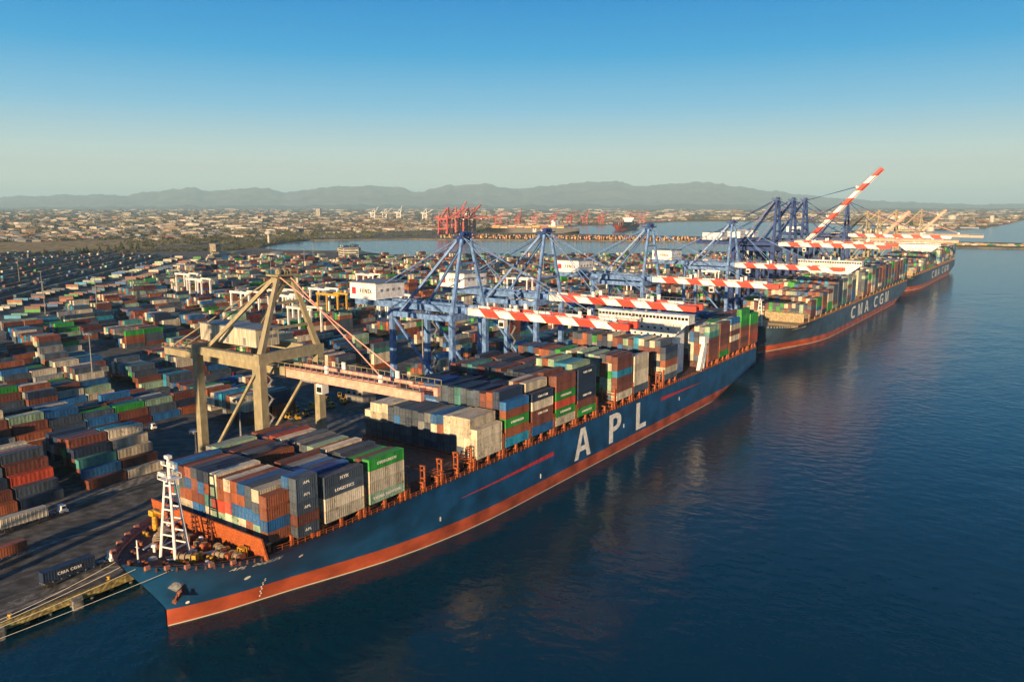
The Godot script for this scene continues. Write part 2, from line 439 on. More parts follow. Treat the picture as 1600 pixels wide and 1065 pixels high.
func build_mountains():
	var ridge := [[-200, 306], [0, 305], [60, 304], [100, 300], [130, 303], [165, 300], [200, 303], [240, 298], [310, 292], [330, 296], [380, 293], [420, 293], [450, 298], [480, 296], [520, 290], [570, 289], [620, 291], [655, 296], [700, 289], [760, 287], [800, 293], [850, 290], [900, 286], [950, 283], [1000, 289], [1050, 286], [1100, 285], [1150, 291], [1200, 297], [1250, 302], [1300, 307], [1400, 312], [1500, 315], [1800, 317]]
	var n := FastNoiseLite.new(); n.seed = 4; n.frequency = 1.0; n.fractal_octaves = 5; n.fractal_type = FastNoiseLite.FRACTAL_RIDGED
	var D := 30000.0
	for layer in 2:
		var st := SurfaceTool.new(); st.begin(Mesh.PRIMITIVE_TRIANGLES); st.set_smooth_group(0)
		var nu := 520; var nv := 26
		for j in nv + 1:
			for i in nu + 1:
				var px = -200.0 + 2000.0 * i / nu
				var ry = 320.0
				for k in ridge.size() - 1:
					if px >= ridge[k][0] and px <= ridge[k + 1][0]:
						var t = (px - ridge[k][0]) / float(ridge[k + 1][0] - ridge[k][0])
						ry = lerpf(ridge[k][1], ridge[k + 1][1], t * t * (3 - 2 * t))
				ry -= 2.2 * (n.get_noise_1d(px * 0.012) - 0.4) + 1.2 * (n.get_noise_1d(px * 0.05 + 200.0) - 0.4)
				var ang = deg_to_rad(35.07) - atan((px - 800.0) / 1250.0)
				var v = float(j) / nv
				var d = D * (1.0 if layer == 0 else 0.72) * (0.80 + 0.20 * v)
				var hmax = (321.0 - ry) / 1250.0 * D * 1.02
				if layer == 1: hmax = hmax * 0.16 * (0.75 + 0.5 * n.get_noise_1d(px * 0.011 + 50.0))
				var f = pow(sin(minf(v / 0.86, 1.0) * PI / 2), 1.25) if v < 0.86 else cos((v - 0.86) / 0.14 * PI / 2)
				var dirv = Vector2(-sin(ang), cos(ang))
				var x = CAM.x + dirv.x * d / cos(atan((px - 800.0) / 1250.0)); var s = -CAM.z + dirv.y * d / cos(atan((px - 800.0) / 1250.0))
				var h = hmax * f * (1.0 + 0.34 * (n.get_noise_2d(x * 0.00042, s * 0.00042) - 0.35) * (1.0 - v) * 1.6) - 20.0
				st.add_vertex(V(x, h, s))
		for j in nv:
			for i in nu:
				var a = j * (nu + 1) + i
				for k in [a, a + nu + 1, a + nu + 2, a, a + nu + 2, a + 1]: st.add_index(k)
		st.generate_normals()
		struct(["mountains", "foothills"][layer], st.commit(), mats.mountain)
# ---------------------------------------------------------------- ships
func lut(t, x):
	if x <= t[0][0]: return t[0][1]
	for i in t.size() - 1:
		if x <= t[i + 1][0]:
			var u = (x - t[i][0]) / float(t[i + 1][0] - t[i][0])
			return lerpf(t[i][1], t[i + 1][1], u)
	return t[-1][1]

const WL := [[0.0, 0.25], [5.0, 2.4], [12.0, 5.0], [28.0, 9.6], [40.0, 13.6], [51.0, 16.9], [64.0, 19.6], [78.0, 21.5], [90.0, 22.3], [104.0, 22.6]]
const DK := [[0.0, 0.4], [1.2, 4.0], [3.0, 7.4], [7.0, 11.8], [11.0, 15.6], [16.0, 19.4], [21.0, 21.8], [27.0, 22.5], [32.0, 22.6]]
func deck_y(s): return 17.1 + 1.45 * pow(clampf((30.0 - s) / 39.0, 0.0, 1.0), 1.3)
func stem_s(y): return 0.9 if y < 4.0 else 0.9 - 9.9 * pow((y - 4.0) / 14.5, 1.08)
func hull_b(s, y, L):    # half breadth of the hull at s metres from the waterline stem and height y
	var d = s - stem_s(y)
	if d < 0: return 0.25
	var w = pow(clampf(y / 18.3, 0.0, 1.0), 1.7)
	var b = lerpf(lut(WL, d), lut(DK, d), w)
	var q = clampf(y / 8.5, 0.0, 1.0)
	var s1 = lerpf(L - 70.0, L - 8.0, q)
	if s > s1:
		var t = clampf((s - s1) / (L - s1), 0.0, 1.0)
		b *= lerpf(1.0, lerpf(0.08, 0.97, q), t * t)
	return b

func hull_grid(L, ylist_fn, ny, name_, m, parent):
	var st := SurfaceTool.new(); st.begin(Mesh.PRIMITIVE_TRIANGLES); st.set_smooth_group(0)
	var us := []
	for i in 27: us.append(pow(i / 26.0, 1.6) * 110.0)
	for i in 12: us.append(110.0 + (L - 110.0 - 75.0) * (i + 1) / 12.0)
	for i in 16: us.append(L - 75.0 + 75.0 * (i + 1) / 16.0)
	for side in [1.0, -1.0]:
		var base = 0 if side > 0 else us.size() * ny
		for j in ny:
			for i in us.size():
				# stations shift with the rake of the stem so that every level starts on the stem
				var t = us[i]
				var y0 = ylist_fn.call(j, t)
				var off = stem_s(y0) * clampf(1.0 - t / 60.0, 0.0, 1.0)
				var s = t + off
				var y = ylist_fn.call(j, s)
				st.add_vertex(Vector3(side * hull_b(s, y, L), y, -s))
		for j in ny - 1:
			for i in us.size() - 1:
				var a = base + j * us.size() + i
				var q = [a, a + 1, a + us.size() + 1, a, a + us.size() + 1, a + us.size()]
				if side < 0: q = [a, a + us.size() + 1, a + 1, a, a + us.size(), a + us.size() + 1]
				for k in q: st.add_index(k)
	st.generate_normals()
	return part(name_, st.commit(), m, parent)

func on_hull(txt, h, L, s0, y0, parent, m, called = "lettering", stretch = 1.0, gap = 0.05, width = 0.0):
	# letters wrapped on the plating of the water side, reading from the bow aft
	var t := TextMesh.new()
	t.font = font_bold; t.text = txt; t.font_size = 64; t.pixel_size = h / 46.0; t.depth = 0.0; t.curve_step = 1.0
	t.horizontal_alignment = HORIZONTAL_ALIGNMENT_LEFT; t.vertical_alignment = VERTICAL_ALIGNMENT_BOTTOM
	var arr = t.get_mesh_arrays()
	var vs = arr[Mesh.ARRAY_VERTEX]; var ix = arr[Mesh.ARRAY_INDEX]
	var lo = vs[0]; var hi = vs[0]
	for v in vs: lo = lo.min(v); hi = hi.max(v)
	if width > 0.0: stretch = width / (hi.x - lo.x)
	var b := MB.new()
	var f = func(v):
		var y = y0 + (v.y - lo.y) * h / (hi.y - lo.y)
		var s = s0 + (v.x - lo.x) * stretch
		return Vector3(hull_b(s, y, L) + gap, y, -s)
	for i in range(0, ix.size(), 3): b.tri(f.call(vs[ix[i]]), f.call(vs[ix[i + 1]]), f.call(vs[ix[i + 2]]))
	part(called, b, m, parent)
	return (hi.x - lo.x) * stretch

func hull_stripe(s0, s1, ya, yb, yc, L, parent, m, called):   # flat painted stripe, from (ya..yb) at s0 to (yc..yb) at s1
	var b := MB.new()
	var n := 14 if s1 - s0 < 100.0 else 110
	for i in n:
		var u0 = float(i) / n; var u1 = float(i + 1) / n
		var p = func(u, up): 
			var s = lerpf(s0, s1, u); var y = lerpf(yb, lerpf(ya, yc, u), up)
			return Vector3(hull_b(s, y, L) + 0.04, y, -s)
		b.quad(p.call(u0, 0.0), p.call(u1, 0.0), p.call(u1, 1.0), p.call(u0, 1.0))
	part(called, b, m, parent)

func ship_hull(t, L, hull_m, boot_m, deck_m):
	var up = func(j, s): return [3.9, 5.2, 7.0, 9.0, 11.0, 12.5, 13.5, 14.5, 15.5, 16.4][j] if j < 10 else deck_y(s)
	hull_grid(L, up, 11, "hull", hull_m, t)
	var lowf = func(j, s): return [-2.5, -0.6, 0.3, 1.2, 2.2, 3.1, 3.9][j]
	var bt = hull_grid(L, lowf, 7, "bottom_paint", boot_m, t)
	hull_stripe(0.95, L - 30.0, 0.27, 0.0, 0.27, L, bt, mats.scum, "waterline_scum")
	# transom
	var b := MB.new()
	for j in 12:
		var ya = 0.0 + j * deck_y(L) / 12.0; var yb = (j + 1) * deck_y(L) / 12.0
		var ba = hull_b(L, ya, L); var bb = hull_b(L, yb, L)
		b.quad(Vector3(-ba, ya, -L), Vector3(ba, ya, -L), Vector3(bb, yb, -L), Vector3(-bb, yb, -L))
	part("transom", b, hull_m, t)
	# deck with the forecastle a metre below the bulwark top
	b = MB.new()
	var prev = null
	for i in 90:
		var s = -8.4 + (L + 8.3) * pow(i / 89.0, 1.7)
		var y = deck_y(s) - (1.15 if s < 14.0 else 0.05)
		var hb = maxf(hull_b(s, y, L) - 0.15, 0.1)
		if prev != null: b.quad(Vector3(-prev[1], prev[2], -prev[0]), Vector3(prev[1], prev[2], -prev[0]), Vector3(hb, y, -s), Vector3(-hb, y, -s))
		prev = [s, hb, y]
	part("deck", b, deck_m, t)
	# bulwark stays and a rail along the side deck
	for side in [1.0, -1.0]:
		for i in 15:
			b = MB.new()
			var s = -6.5 + i * 1.4
			var y = deck_y(s); var hb = hull_b(s, y, L)
			b.hexa([Vector3(side * (hb - 0.1), y - 1.15, -s), Vector3(side * (hb - 0.1), y - 1.15, -s - 0.2), Vector3(side * (hb - 0.9), y - 1.15, -s - 0.2), Vector3(side * (hb - 0.9), y - 1.15, -s),
				Vector3(side * (hb - 0.1), y - 0.1, -s), Vector3(side * (hb - 0.1), y - 0.1, -s - 0.2), Vector3(side * (hb - 0.3), y - 0.1, -s - 0.2), Vector3(side * (hb - 0.3), y - 0.1, -s)])
			part("bulwark_stay", b, deck_m, t)
	for side in [1.0, -1.0]:
		b = MB.new()
		var s = 15.0
		while s < L - 1.0:
			var e = minf(s + 6.0, L - 0.6)
			for yy in [0.55, 1.1]:
				b.bar(Vector3(side * (hull_b(s, 17.0, L) - 0.15), deck_y(s) + yy, -s), Vector3(side * (hull_b(e, 17.0, L) - 0.15), deck_y(e) + yy, -e), 0.09, 0.09)
			for k in 3:
				var q = lerpf(s, e, k / 3.0)
				b.bar(Vector3(side * (hull_b(q, 17.0, L) - 0.15), deck_y(q) - 0.05, -q), Vector3(side * (hull_b(q, 17.0, L) - 0.15), deck_y(q) + 1.1, -q), 0.09, 0.09)
			s += 6.0
		part("side_rail", b, mats.rust_orange, t)

func lashing_bridge(s, hw, y0, y1, m, parent):   # tall frame across the deck between two bays
	var b := MB.new()
	var n = int(hw * 2 / 5.0)
	for i in n + 1:
		var x = -hw + i * (2 * hw / n)
		b.box(Vector3(x, (y0 + y1) / 2, -s), Vector3(0.42, y1 - y0, 0.9))
		if i < n and i % 2 == 0: b.bar(Vector3(x, y0 + 3.2, -s), Vector3(x + 2 * hw / n, y1 - 2.2, -s), 0.22, 0.22)
	var y = y0 + 2.6
	while y < y1 + 0.1:
		b.box(Vector3(0, y, -s), Vector3(hw * 2 + 0.8, 0.22, 1.3))
		b.box(Vector3(0, y + 1.05, -s - 0.6), Vector3(hw * 2 + 0.8, 0.09, 0.09))
		b.box(Vector3(0, y + 1.05, -s + 0.6), Vector3(hw * 2 + 0.8, 0.09, 0.09))
		y += 2.65
	part("lashing_bridge", b, m, parent)

func deck_outfit(t, L, bays, hw, m_post, m_hatch, near):
	for s in bays:
		var b := MB.new()
		var w = minf(hw, hull_b(s, 17.0, L) - 2.0)
		b.box(Vector3(0, 18.35, -s - 6.1), Vector3(w * 2 - 3.0, 2.6, 12.3)); b.box(Vector3(0, 19.72, -s - 6.1), Vector3(w * 2 - 2.2, 0.24, 12.7))
		part("hatch_cover", b, m_hatch, t)
		if near:
			for k in 3:
				for side in [1.0, -1.0]:
					var q = s + 0.4 + k * 5.7
					b = MB.new()
					var x = side * (hull_b(q, 17.0, L) - 0.9)
					b.box(Vector3(x, 18.3, -q), Vector3(0.55, 2.6, 0.7)); b.box(Vector3(x - side * 0.8, 19.55, -q), Vector3(2.4, 0.28, 0.8))
					b.bar(Vector3(x - side * 1.6, 17.1, -q), Vector3(x, 18.9, -q), 0.2, 0.2)
					part("container_pedestal", b, m_post, t)

func superstructure(t, s0, s1, ytop, m, wing):
	var b := MB.new()
	b.box(Vector3(0, (17 + ytop - 4) / 2, -(s0 + s1) / 2), Vector3(30, ytop - 4 - 17, s1 - s0))
	var h = part("deckhouse", b, m, t)
	for lv in 7:
		var y = 20.0 + lv * 3.0
		if y > ytop - 6: break
		for i in 9:
			b = MB.new(); b.box(Vector3(-12.8 + i * 3.2, y, -s0 + 0.03), Vector3(1.0, 0.9, 0.1)); part("window", b, mats.glass_dark, h)
	b = MB.new()
	b.box(Vector3(0, ytop - 2.2, -(s0 + 3.4)), Vector3(wing * 2, 3.4, 6.8)); b.box(Vector3(0, ytop - 0.3, -(s0 + 3.4)), Vector3(wing * 2 + 0.8, 0.35, 7.6)); b.box(Vector3(0, ytop - 4.0, -(s0 + 3.4)), Vector3(wing * 2 + 0.6, 0.3, 7.4))
	var br = part("bridge", b, m, t)
	for i in 26:
		b = MB.new(); b.box(Vector3(-wing + 0.9 + i * (wing * 2 - 1.8) / 25.0, ytop - 1.75, -s0 + 0.02), Vector3(wing * 2 / 26.0 - 0.35, 1.25, 0.12)); part("window", b, mats.glass_dark, br)
	b = MB.new()
	for sd in [-1.0, 1.0]:
		b.hexa([Vector3(sd * 15, ytop - 10, -s0 - 1), Vector3(sd * 15.4, ytop - 10, -s0 - 1), Vector3(sd * 15.4, ytop - 10, -s0 - 2), Vector3(sd * 15, ytop - 10, -s0 - 2), Vector3(sd * 15, ytop - 4.1, -s0 - 1), Vector3(sd * (wing - 1), ytop - 4.1, -s0 - 1), Vector3(sd * (wing - 1), ytop - 4.1, -s0 - 2), Vector3(sd * 15, ytop - 4.1, -s0 - 2)])
	part("wing_bracket", b, m, t)
	b = MB.new()
	b.tube(Vector3(0, ytop, -s0 - 4), Vector3(0, ytop + 7.5, -s0 - 4), 0.5, 0.25, 8)
	b.box(Vector3(0, ytop + 4.2, -s0 - 4), Vector3(6.0, 0.25, 0.4)); b.box(Vector3(0, ytop + 5.6, -s0 - 3.6), Vector3(4.2, 0.35, 0.3)); b.box(Vector3(0, ytop + 2.2, -s0 - 4), Vector3(3.0, 0.2, 2.4))
	for sx in [-6.0, 6.0]: b.tube(Vector3(sx, ytop, -s0 - 5), Vector3(sx, ytop + 2.2, -s0 - 5), 0.9, 0.75, 10)
	part("radar_mast", b, mats.white, t)
	b = MB.new()
	b.hexa([Vector3(-5, 17, -s1 - 1), Vector3(5, 17, -s1 - 1), Vector3(5, 17, -s1 - 10), Vector3(-5, 17, -s1 - 10), Vector3(-4.4, ytop + 1.0, -s1 - 2), Vector3(4.4, ytop + 1.0, -s1 - 2), Vector3(4.4, ytop + 1.0, -s1 - 9), Vector3(-4.4, ytop + 1.0, -s1 - 9)])
	var f = part("funnel", b, mats.hull_blue, t)
	b = MB.new()
	for i in 4: b.tube(Vector3(-2.4 + i * 1.6, ytop + 1.0, -s1 - 5), Vector3(-2.4 + i * 1.6, ytop + 2.6, -s1 - 5.6), 0.5, 0.5, 8)
	part("exhaust_pipes", b, mats.dark_steel, f)

func lattice_mast(t, at, h, r0, r1, m):
	var mast := Node3D.new(); mast.name = "foremast"; t.add_child(mast, true); mast.position = at
	for i in 4:
		var a = TAU * (i + 0.35) / 4
		var b := MB.new(); b.tube(Vector3(cos(a) * r0, 0, sin(a) * r0), Vector3(cos(a) * r1, h, sin(a) * r1), 0.36, 0.24, 8); part("mast_leg", b, m, mast)
	for lv in [0.14, 0.30, 0.46, 0.62, 0.78, 0.92]:
		var b := MB.new()
		var r = lerpf(r0, r1, lv); var rn = lerpf(r0, r1, minf(lv + 0.15, 1.0))
		for i in 4:
			var a = TAU * (i + 0.35) / 4; var c = TAU * (i + 1.35) / 4
			b.bar(Vector3(cos(a) * r, h * lv, sin(a) * r), Vector3(cos(c) * r, h * lv, sin(c) * r), 0.26, 0.30)
			if i == 1: b.bar(Vector3(cos(a) * r, h * lv, sin(a) * r), Vector3(cos(c) * rn, h * minf(lv + 0.15, 1.0), sin(c) * rn), 0.10, 0.10)
		part("mast_brace", b, m, mast)
	var b := MB.new()
	b.box(Vector3(0, h, 0), Vector3(3.4, 0.2, 3.4)); b.box(Vector3(-2.8, h + 0.3, 0), Vector3(2.4, 0.9, 0.5))
	for i in 4:
		b.bar(Vector3(1.7, h + 1.0, -1.7).rotated(Vector3.UP, i * PI / 2), Vector3(1.7, h + 1.0, 1.7).rotated(Vector3.UP, i * PI / 2), 0.09, 0.09)
		b.bar(Vector3(1.7, h, 1.7).rotated(Vector3.UP, i * PI / 2), Vector3(1.7, h + 1.0, 1.7).rotated(Vector3.UP, i * PI / 2), 0.09, 0.09)
	part("mast_platform", b, m, mast)
	b = MB.new()
	b.tube(Vector3(0, h, 0), Vector3(0, h + 4.6, 0), 0.42, 0.30, 8); b.box(Vector3(0, h + 2.6, 0), Vector3(4.6, 0.3, 0.3)); b.box(Vector3(0.9, h + 3.5, 0.2), Vector3(1.4, 0.8, 0.8))
	b.box(Vector3(-2.2, h + 3.0, 0), Vector3(0.6, 0.8, 0.6)); b.box(Vector3(2.2, h + 3.0, 0), Vector3(0.6, 0.8, 0.6)); b.box(Vector3(0, h + 4.7, 0), Vector3(1.4, 0.7, 1.0))
	part("mast_head", b, m, mast)
	return mast

func winch(t, at, turn, m):
	var w := Node3D.new(); w.name = "mooring_winch"; t.add_child(w, true); w.position = at; w.rotation.y = turn
	var b := MB.new(); b.tube(Vector3(-1.3, 1.0, 0), Vector3(1.3, 1.0, 0), 0.62, 0.62, 12)
	for x in [-1.35, 0.0, 1.35]: b.tube(Vector3(x - 0.06, 1.0, 0), Vector3(x + 0.06, 1.0, 0), 1.0, 1.0, 12)
	part("drum", b, mats.drum_rope, w)
	b = MB.new(); b.box(Vector3(0, 0.2, 0), Vector3(4.6, 0.4, 1.9)); b.box(Vector3(2.1, 0.9, 0), Vector3(0.9, 1.5, 1.5)); b.box(Vector3(-1.8, 0.8, 0), Vector3(0.4, 1.2, 1.2))
	part("bedplate", b, m, w)

func bollard(t, at, m):
	var b := MB.new()
	for x in [-0.6, 0.6]: b.tube(at + Vector3(x, 0, 0), at + Vector3(x, 0.95, 0), 0.33, 0.38, 10)
	b.box(at + Vector3(0, 0.06, 0), Vector3(2.4, 0.12, 0.9))
	part("bollard", b, m, t)

func forecastle(t, L):
	var dy = func(s): return deck_y(s) - 1.15
	lattice_mast(t, Vector3(3.5, 17.2, -2.0), 17.4, 2.9, 0.95, mats.white)
	var b := MB.new()   # breakwater across the deck in front of the first bay
	b.hexa([Vector3(-21.4, 16.6, -12.3), Vector3(21.4, 16.6, -12.3), Vector3(21.4, 16.6, -12.7), Vector3(-21.4, 16.6, -12.7), Vector3(-20.6, 21.9, -11.2), Vector3(21.0, 21.9, -11.2), Vector3(21.0, 21.9, -11.6), Vector3(-20.6, 21.9, -11.6)])
	var br = part("breakwater", b, mats.rust_orange, t)
	for i in 15:
		b = MB.new(); var x = -20.0 + i * 2.85
		b.hexa([Vector3(x, 16.7, -12.6), Vector3(x + 0.2, 16.7, -12.6), Vector3(x + 0.2, 16.7, -13.6), Vector3(x, 16.7, -13.6), Vector3(x, 21.6, -11.5), Vector3(x + 0.2, 21.6, -11.5), Vector3(x + 0.2, 21.6, -11.9), Vector3(x, 21.6, -11.9)])
		part("stiffener", b, mats.rust_dark, br)
	for sd in [-1.0, 1.0]:
		b = MB.new(); b.box(Vector3(sd * 3.0, 19.6, -10.6), Vector3(0.25, 5.6, 0.25)); b.box(Vector3(sd * 3.0 + 1.3, 19.6, -10.6), Vector3(0.25, 5.6, 0.25))
		for k in 4: b.box(Vector3(sd * 3.0 + 0.65, 17.8 + k * 1.3, -10.6), Vector3(1.4, 0.15, 0.9))
		part("ladder_frame", b, mats.rust_dark, t)
	b = MB.new(); b.box(Vector3(0.5, 20.15, -13.1), Vector3(41.0, 0.35, 1.3))
	part("container_ledge", b, mats.dark_steel, t)
	for a in [[7.5, 2.0, 0.5, "yellow"], [12.5, 7.2, 0.2, "rust_orange"], [-5.0, 3.0, -0.5, "rust_dark"], [-9.5, 7.5, -0.2, "yellow"], [15.2, 8.8, 0.0, "rust_dark"], [4.0, 8.0, 0.0, "rust_orange"], [-2.5, 8.6, 0.1, "rust_dark"], [9.4, 9.0, -0.2, "rust_dark"]]:
		winch(t, Vector3(a[0], dy.call(a[1]), -a[1]), a[2], mats[a[3]])
	for a in [[3.0, -4.6, "rust_orange"], [6.6, -2.2, "rust_dark"], [9.6, 0.6, "rust_orange"], [-4.0, -3.0, "rust_dark"], [-8.0, 0.6, "rust_orange"], [13.2, 3.6, "white"], [16.6, 7.0, "rust_orange"], [-12.4, 4.6, "yellow"], [-14.5, 7.4, "rust_dark"], [0.6, -6.4, "rust_dark"], [11.0, 5.4, "yellow"], [5.2, 5.4, "white"]]:
		bollard(t, Vector3(a[0], dy.call(a[1]), -a[1]), mats[a[2]])
	var k := 0
	for a in [[8.9, 4.6], [-1.8, 0.4], [6.6, 6.6], [13.8, 9.6], [2.0, 9.4], [-7.0, 9.0], [10.6, 10.0], [-11.0, 9.4], [5.0, 0.9], [-6.6, 5.6]]:
		b = MB.new()
		var at = Vector3(a[0], dy.call(a[1]), -a[1]); var h = 1.1 + 0.35 * (k % 3)
		b.tube(at, at + Vector3(0, h, 0), 0.32, 0.32, 10); b.tube(at + Vector3(0, h, 0), at + Vector3(0, h + 0.5, 0), 0.72, 0.42, 10)
		part("vent_head", b, [mats.yellow, mats.white, mats.rust_orange][k % 3], t); k += 1
	for a in [[4.2, -6.2], [7.7, -3.6], [11.9, -0.8], [-3.6, -6.0], [-8.2, -2.6], [15.6, 2.8], [-12.6, 1.2], [-16.4, 5.0], [18.4, 6.4]]:
		b = MB.new()
		var y = deck_y(a[1]); var sd = signf(a[0]); var x = sd * (hull_b(a[1], y, L) - 0.3)
		b.box(Vector3(x, y - 0.2, -a[1]), Vector3(0.7, 0.7, 1.1)); b.tube(Vector3(x, y, -a[1] - 0.5), Vector3(x, y, -a[1] + 0.5), 0.36, 0.36, 10)
		part("fairlead", b, mats.fairlead_pink, t)
	b = MB.new(); b.tube(Vector3(0.4, dy.call(-4.0), 4.6), Vector3(0.4, 22.2, 4.6), 0.22, 0.14, 8); b.box(Vector3(0.4, 20.6, 4.6), Vector3(1.1, 0.12, 0.3)); part("jackstaff", b, mats.white, t)
	b = MB.new()   # yellow store crane on the far shoulder
	b.tube(Vector3(-13.4, 16.8, -7.6), Vector3(-13.4, 20.6, -7.6), 0.7, 0.55, 10); b.box(Vector3(-13.4, 21.2, -7.6), Vector3(1.8, 1.3, 1.8)); b.bar(Vector3(-13.4, 21.6, -7.6), Vector3(-8.6, 22.4, -6.6), 0.6, 0.7, 0.4, 0.4)
	part("stores_crane", b, mats.yellow, t)
	b = MB.new(); b.box(Vector3(15.4, 17.8, -10.4), Vector3(1.9, 0.2, 1.2)); b.box(Vector3(15.4, 18.9, -10.4), Vector3(1.9, 0.2, 1.2))
	for x in [-0.9, 0.0, 0.9]: b.box(Vector3(15.4 + x, 17.8, -9.9), Vector3(0.2, 2.2, 0.2)); b.box(Vector3(15.4 + x, 17.8, -10.9), Vector3(0.2, 2.2, 0.2))
	part("yellow_rack", b, mats.yellow, t)
	for sd in [-1.0, 1.0]:   # anchor chains, deck pipes and inboard rails
		b = MB.new()
		for i in 9: b.box(Vector3(sd * lerpf(4.6, 3.4, i / 8.0), dy.call(1.0) + 0.35, -lerpf(6.6, 0.2, i / 8.0)), Vector3(0.45, 0.3, 0.62))
		part("anchor_chain", b, mats.dark_steel, t)
		b = MB.new()
		for q in 2: b.tube(Vector3(sd * (9.0 + q * 0.7), dy.call(8.0) + 0.4, -10.2), Vector3(sd * (4.4 + q * 0.5), dy.call(-1.0) + 0.3, 0.6), 0.13, 0.13, 6)
		part("deck_pipe", b, mats.white, t)
		b = MB.new()
		for i in 10:
			var sa = -5.0 + i * 1.7; var sb = sa + 1.7
			var xa = sd * (hull_b(sa, deck_y(sa), L) - 1.5); var xb = sd * (hull_b(sb, deck_y(sb), L) - 1.5)
			for yy in [0.5, 1.05]: b.bar(Vector3(xa, dy.call(sa) + yy, -sa), Vector3(xb, dy.call(sb) + yy, -sb), 0.07, 0.07)
			b.bar(Vector3(xa, dy.call(sa), -sa), Vector3(xa, dy.call(sa) + 1.05, -sa), 0.07, 0.07)
		part("inner_rail", b, mats.deck_oxide, t)
	for a in [[1.2, -1.8], [8.2, 7.6], [-5.6, 2.6], [12.0, 9.8], [-10.4, 6.4]]:   # coiled ropes
		b = MB.new()
		for q in 3: b.tube(Vector3(a[0], dy.call(a[1]) + 0.14 * q, -a[1]), Vector3(a[0], dy.call(a[1]) + 0.14 * q + 0.13, -a[1]), 1.0 - 0.1 * q, 1.0 - 0.1 * q, 14)
		part("rope_coil", b, mats.rope, t)
	# anchor in its bolster, water side
	var hb = hull_b(1.0, 10.6, L)
	var an := Node3D.new(); an.name = "anchor"; t.add_child(an, true); an.position = Vector3(hb, 10.6, -1.0); an.rotation = Vector3(0, deg_to_rad(38), deg_to_rad(-24))
	b = MB.new(); b.tube(Vector3(-1.0, 0.9, 0), Vector3(0.75, 0.2, 0), 1.75, 1.25, 14); part("bolster", b, mats.grey_steel, an)
	b = MB.new(); b.box(Vector3(0.9, -0.9, 0), Vector3(0.6, 3.0, 0.6)); b.bar(Vector3(1.0, -2.2, -1.6), Vector3(1.0, -0.4, -2.0), 0.5, 0.7, 0.2, 0.3); b.bar(Vector3(1.0, -2.2, 1.6), Vector3(1.0, -0.4, 2.0), 0.5, 0.7, 0.2, 0.3); b.box(Vector3(1.0, -2.3, 0), Vector3(0.9, 0.9, 3.6))
	part("flukes", b, mats.rust_dark, an)
	# draught marks and roundels near the stem
	for i in 9:
		b = MB.new()
		var y = 1.0 + i * 0.62
		var s = 20.0 + 0.25 * (i % 2)
		b.quad(Vector3(hull_b(s, y, L) + 0.05, y, -s), Vector3(hull_b(s + 0.3, y, L) + 0.05, y, -s - 0.3), Vector3(hull_b(s + 0.3, y + 0.4, L) + 0.05, y + 0.4, -s - 0.3), Vector3(hull_b(s, y + 0.4, L) + 0.05, y + 0.4, -s))
		part("draught_mark", b, mats.letter, t)
	for a in [[15.0, 8.6, 0.65], [26.0, 11.2, 0.5], [4.5, 4.9, 0.4]]:
		b = MB.new()
		for i in 12:
			var p = func(q): 
				var y = a[1] + a[2] * sin(q); var s = a[0] + a[2] * cos(q)
				return Vector3(hull_b(s, y, L) + 0.05, y, -s)
			b.tri(Vector3(hull_b(a[0], a[1], L) + 0.05, a[1], -a[0]), p.call(TAU * (i + 1) / 12), p.call(TAU * i / 12))
		part("thruster_mark", b, mats.letter, t)

